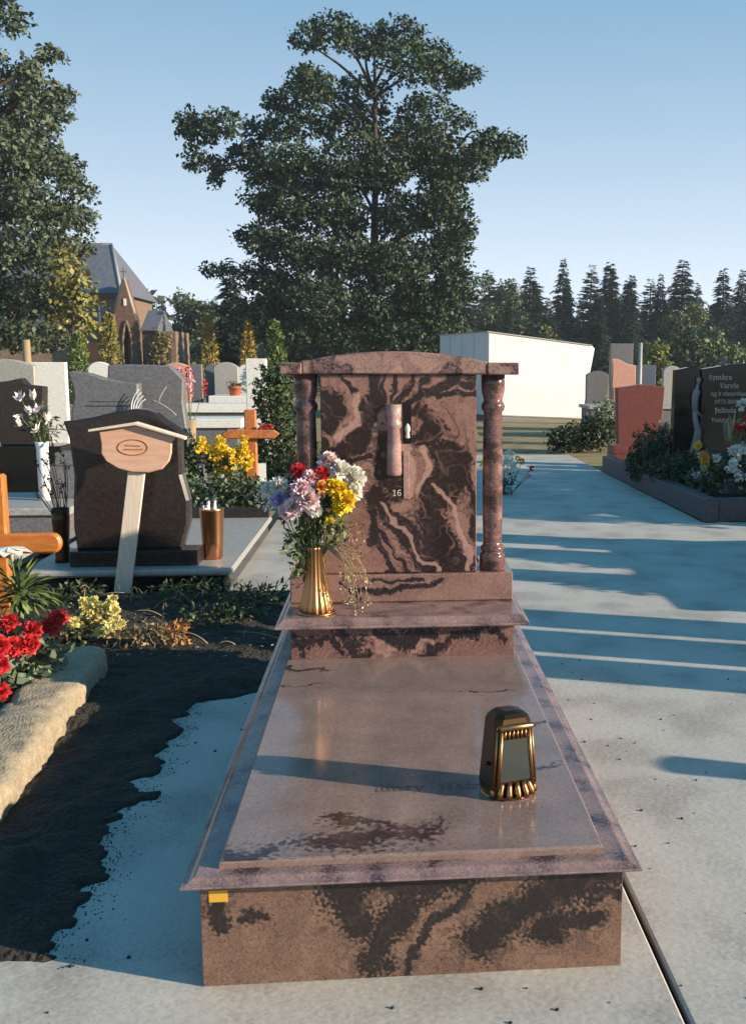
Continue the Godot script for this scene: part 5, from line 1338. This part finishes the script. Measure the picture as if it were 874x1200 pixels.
func build_trees():
	broad_tree("great_oak", "great spreading oak with dark crown rising behind the monument", Vector3(-0.556, 0, -42), OAK, 14.2, 0.34, 3.2, 135, 9, 0.155, OAKGREEN)
	broad_tree("large_left_tree", "large leafy tree at left edge in front of the chapel", Vector3(-13.0, 0, -32), LTREE, 13.5, 0.34, 2.2, 140, 9, 0.145, [Color(0.07, 0.1, 0.06), Color(0.09, 0.12, 0.075), Color(0.06, 0.08, 0.05)])
	# lower yellowish tree before the chapel
	broad_tree("yellowing_tree", "smaller yellow green tree below the large left tree", Vector3(-9.75, 0, -30.5), [[0.1, 4.6, 0.5, 0.5], [0.25, 4.0, 0.6, 0.5], [0.0, 3.5, 0.6, 0.5], [0.35, 3.2, 0.6, 0.4], [-0.2, 2.8, 0.6, 0.4], [0.3, 2.5, 0.5, 0.35], [-0.3, 3.9, 0.5, 0.5]], 4.2, 0.1, 0.5, 110, 6, 0.16, YELLOWGREEN + [Color(0.14, 0.15, 0.05)])
	# spruces and pines: four kinds, copied
	var kinds := []
	var nm := [["spruce_tree", 10.5, 2.2, 60, 0.4, 0.05], ["spruce_tree", 10.5, 1.8, 64, 0.5, 0.05], ["pine_tree", 10.5, 1.8, 40, 0.05, 0.3], ["spruce_tree", 10.5, 2.8, 56, 0.3, 0.08]]
	for q in nm:
		var t := Node3D.new()
		t.name = q[0]
		var tk := part("trunk", tubem([Vector3(0, -0.1, 0), Vector3(0.05, 5.0, 0), Vector3(0, 10.3, 0)], 0.17, 0.03, 7), M.bark, t)
		part("crown", leafmesh(spruce_mesh(q[1], q[2], q[3], q[4], q[5]), SPRUCE if q[0] == "spruce_tree" else [Color(0.05, 0.075, 0.045), Color(0.065, 0.09, 0.055)], 0.5, 0.15), M.leaf, t)
		t.set_meta("category", "tree")
		kinds.append(t)
	# [x, top height, z, kind]
	var sp := [[8.7, 9.0, -85, 2], [11.8, 9.1, -95, 0], [12.8, 9.8, -90, 3], [16.5, 11.0, -95, 3], [18.4, 9.6, -102, 1], [20.1, 10.9, -100, 2], [20.9, 10.6, -94, 1], [22.4, 9.3, -92, 0], [24.0, 9.6, -100, 1], [25.2, 9.2, -95, 2], [26.9, 10.0, -98, 3], [28.2, 11.0, -95, 3], [31.1, 9.3, -100, 0], [31.3, 10.0, -92, 0], [34.1, 10.2, -95, 3], [36.7, 10.6, -95, 1], [14.6, 8.8, -98, 0], [10.2, 8.6, -92, 1], [15.9, 6.4, -75, 1], [19.7, 6.0, -80, 0], [17.6, 6.8, -84, 3], [23.2, 6.6, -82, 1], [26.0, 6.9, -84, 0], [29.2, 6.5, -80, 3], [12.6, 6.4, -78, 3], [9.2, 6.2, -76, 1], [39.5, 10.0, -94, 3], [6.5, 8.4, -84, 0], [4.2, 8.8, -82, 1]]
	for i in 26:
		sp.append([5.0 + i * 1.55 + rng.randf_range(-1.2, 1.2), 8.9 + rng.randf_range(-2.4, 1.3), -104.0 - rng.randf() * 10.0, [0, 1, 3, 2][i % 4]])
	var words := ["left of the tree line gap", "beside the oak", "above the white container", "at the right of the tree line"]
	for i in sp.size():
		var q = sp[i]
		var o := copy_tree(kinds[q[3]], Vector3(q[0], 0, q[2]), q[1] / 10.4, rng.randf() * TAU)
		var kind: String = "pine with open crown" if q[3] == 2 else ["narrow dark spruce", "slender drooping spruce", "", "broad bushy spruce"][q[3]]
		var size: String = "tall" if q[1] > 10.2 else ("mid height" if q[1] > 8.0 else "short")
		var px: float = (q[0] / -q[2])
		var where: String = "beside the oak" if px < 0.125 else ("above the white container" if px < 0.2 else ("behind the red headstone" if px < 0.27 else ("behind the black headstone" if px < 0.33 else "at the right edge")))
		o.set_meta("label", "%s %s in the far tree line, %s" % [size, kind, where])
		o.set_meta("group", "conifers of the far tree line")
	# conifers behind and left of the oak
	for q in [[-7.8, 6.4, -50, 0, "pale branched spruce left of the oak"], [-6.0, 7.0, -56, 1, "dark spruce in the shade left of the oak trunk"], [-3.2, 7.6, -58, 3, "dark bushy spruce behind the oak trunk"], [0.8, 7.4, -58, 0, "narrow dark spruce right behind the oak trunk"], [3.0, 6.8, -56, 3, "dark spruce behind the right of the oak"], [-9.6, 4.6, -62, 1, "small dark spruce beside the golden young tree"], [1.6, 5.2, -50, 1, "short spruce under the right oak boughs"], [-1.4, 5.6, -52, 0, "short spruce under the middle oak boughs"], [-4.6, 5.8, -52, 3, "short bushy spruce under the left oak boughs"]]:
		copy_tree(kinds[q[3]], Vector3(q[0], 0, q[2]), q[1] / 10.4, rng.randf() * TAU).set_meta("label", q[4])
	for k in kinds: k.queue_free()
	# broadleaf trees of the background
	var rc := func(w: float, h: float, n: int) -> Array:
		var o := []
		for k in n:
			var f := rng.randf()
			var y := lerpf(h * 0.22, h * 0.92, f)
			var ww := w * sqrt(maxf(1.0 - pow((f - 0.4) / 0.75, 2.0), 0.05))
			o.append([rng.randf_range(-ww, ww) * 0.8, y, w * 0.38, h * 0.12])
		return o
	for q in [[-19.0, -78, 6.6, 2.6, "rounded tree right behind the chapel"], [-15.6, -76, 6.5, 2.4, "grey green rounded tree right of the chapel gable"], [-13.0, -74, 5.9, 1.8, "lower rounded tree between chapel and golden young tree"], [-24.5, -80, 7.5, 3.0, "tall tree hidden behind the chapel roof"], [-11.2, -70, 4.6, 1.4, "dim low tree behind the golden young tree"]]:
		broad_tree("background_tree", q[4], Vector3(q[0], 0, q[1]), rc.call(q[3], q[2], 16), q[2] * 0.9, 0.16, q[3] * 0.6, 50, 6, 0.26, [Color(0.075, 0.1, 0.055), Color(0.09, 0.115, 0.065), Color(0.06, 0.08, 0.045)], "background trees left")
	for q in [[8.6, -80, 8.6, 2.4, "leafy tree just right of the oak", DARKGREEN + GREEN], [21.5, -70, 5.9, 1.9, "yellowish leafy tree behind the black headstone", [Color(0.09, 0.11, 0.04), Color(0.12, 0.135, 0.05)]], [21.6, -64, 4.4, 1.6, "low green leafy tree behind the black headstone", GREEN], [12.4, -45, 2.5, 0.8, "small yellow green bush behind the blue grey headstone", YELLOWGREEN + PALEGREEN], [9.9, -60, 3.9, 0.9, "small green tree showing above the white container", GREEN + YELLOWGREEN], [15.0, -42, 2.5, 0.9, "yellow green bush behind the lettered headstone", PALEGREEN + GREEN], [18.2, -58, 4.2, 1.7, "dim leafy tree behind the dark grey headstone", DARKGREEN], [1.8, -46, 3.0, 1.2, "light green bush under the right side of the oak", YELLOWGREEN + GREEN], [0.2, -44.5, 2.4, 0.9, "green bush right of the oak trunk", GREEN], [25.5, -66, 4.6, 1.9, "dark leafy tree at the right edge", DARKGREEN]]:
		broad_tree("background_tree", q[4], Vector3(q[0], 0, q[1]), rc.call(q[3], q[2], 14), q[2] * 0.9, 0.12, q[3] * 0.6, 60, 6, 0.2, q[5], "background trees right")
	# far wood closing the view
	var wl := []
	for k in 42000:
		var a := rng.randf_range(-1.0, 1.05)
		var dd := rng.randf_range(118, 136)
		var y := 9.2 * pow(rng.randf(), 0.8) * (0.75 + 0.3 * sin(a * 37.0) * sin(a * 91.0))
		wl.append([Vector3(sin(a) * dd, y, -cos(a) * dd), rdir(), (rdir() + Vector3(0, 0.6, 0)).normalized(), rng.randf_range(0.6, 1.3)])
	var wood := part("far_wood", leafmesh(wl, SPRUCE + DARKGREEN, 0.7), M.leaf, self)
	tag(wood, "dark far wood closing the view behind all trees", "wood", "", "stuff")

func copy_tree(proto: Node3D, at: Vector3, k: float, turn: float) -> Node3D:
	var c: Node3D = proto.duplicate()
	c.name = numbered(String(proto.name))
	add_child(c)
	c.position = at
	c.rotation.y = turn
	var wd := rng.randf_range(0.75, 1.5)
	c.scale = Vector3(k * wd, k, k * wd)
	c.rotation.z = rng.randf_range(-0.03, 0.03)
	return c
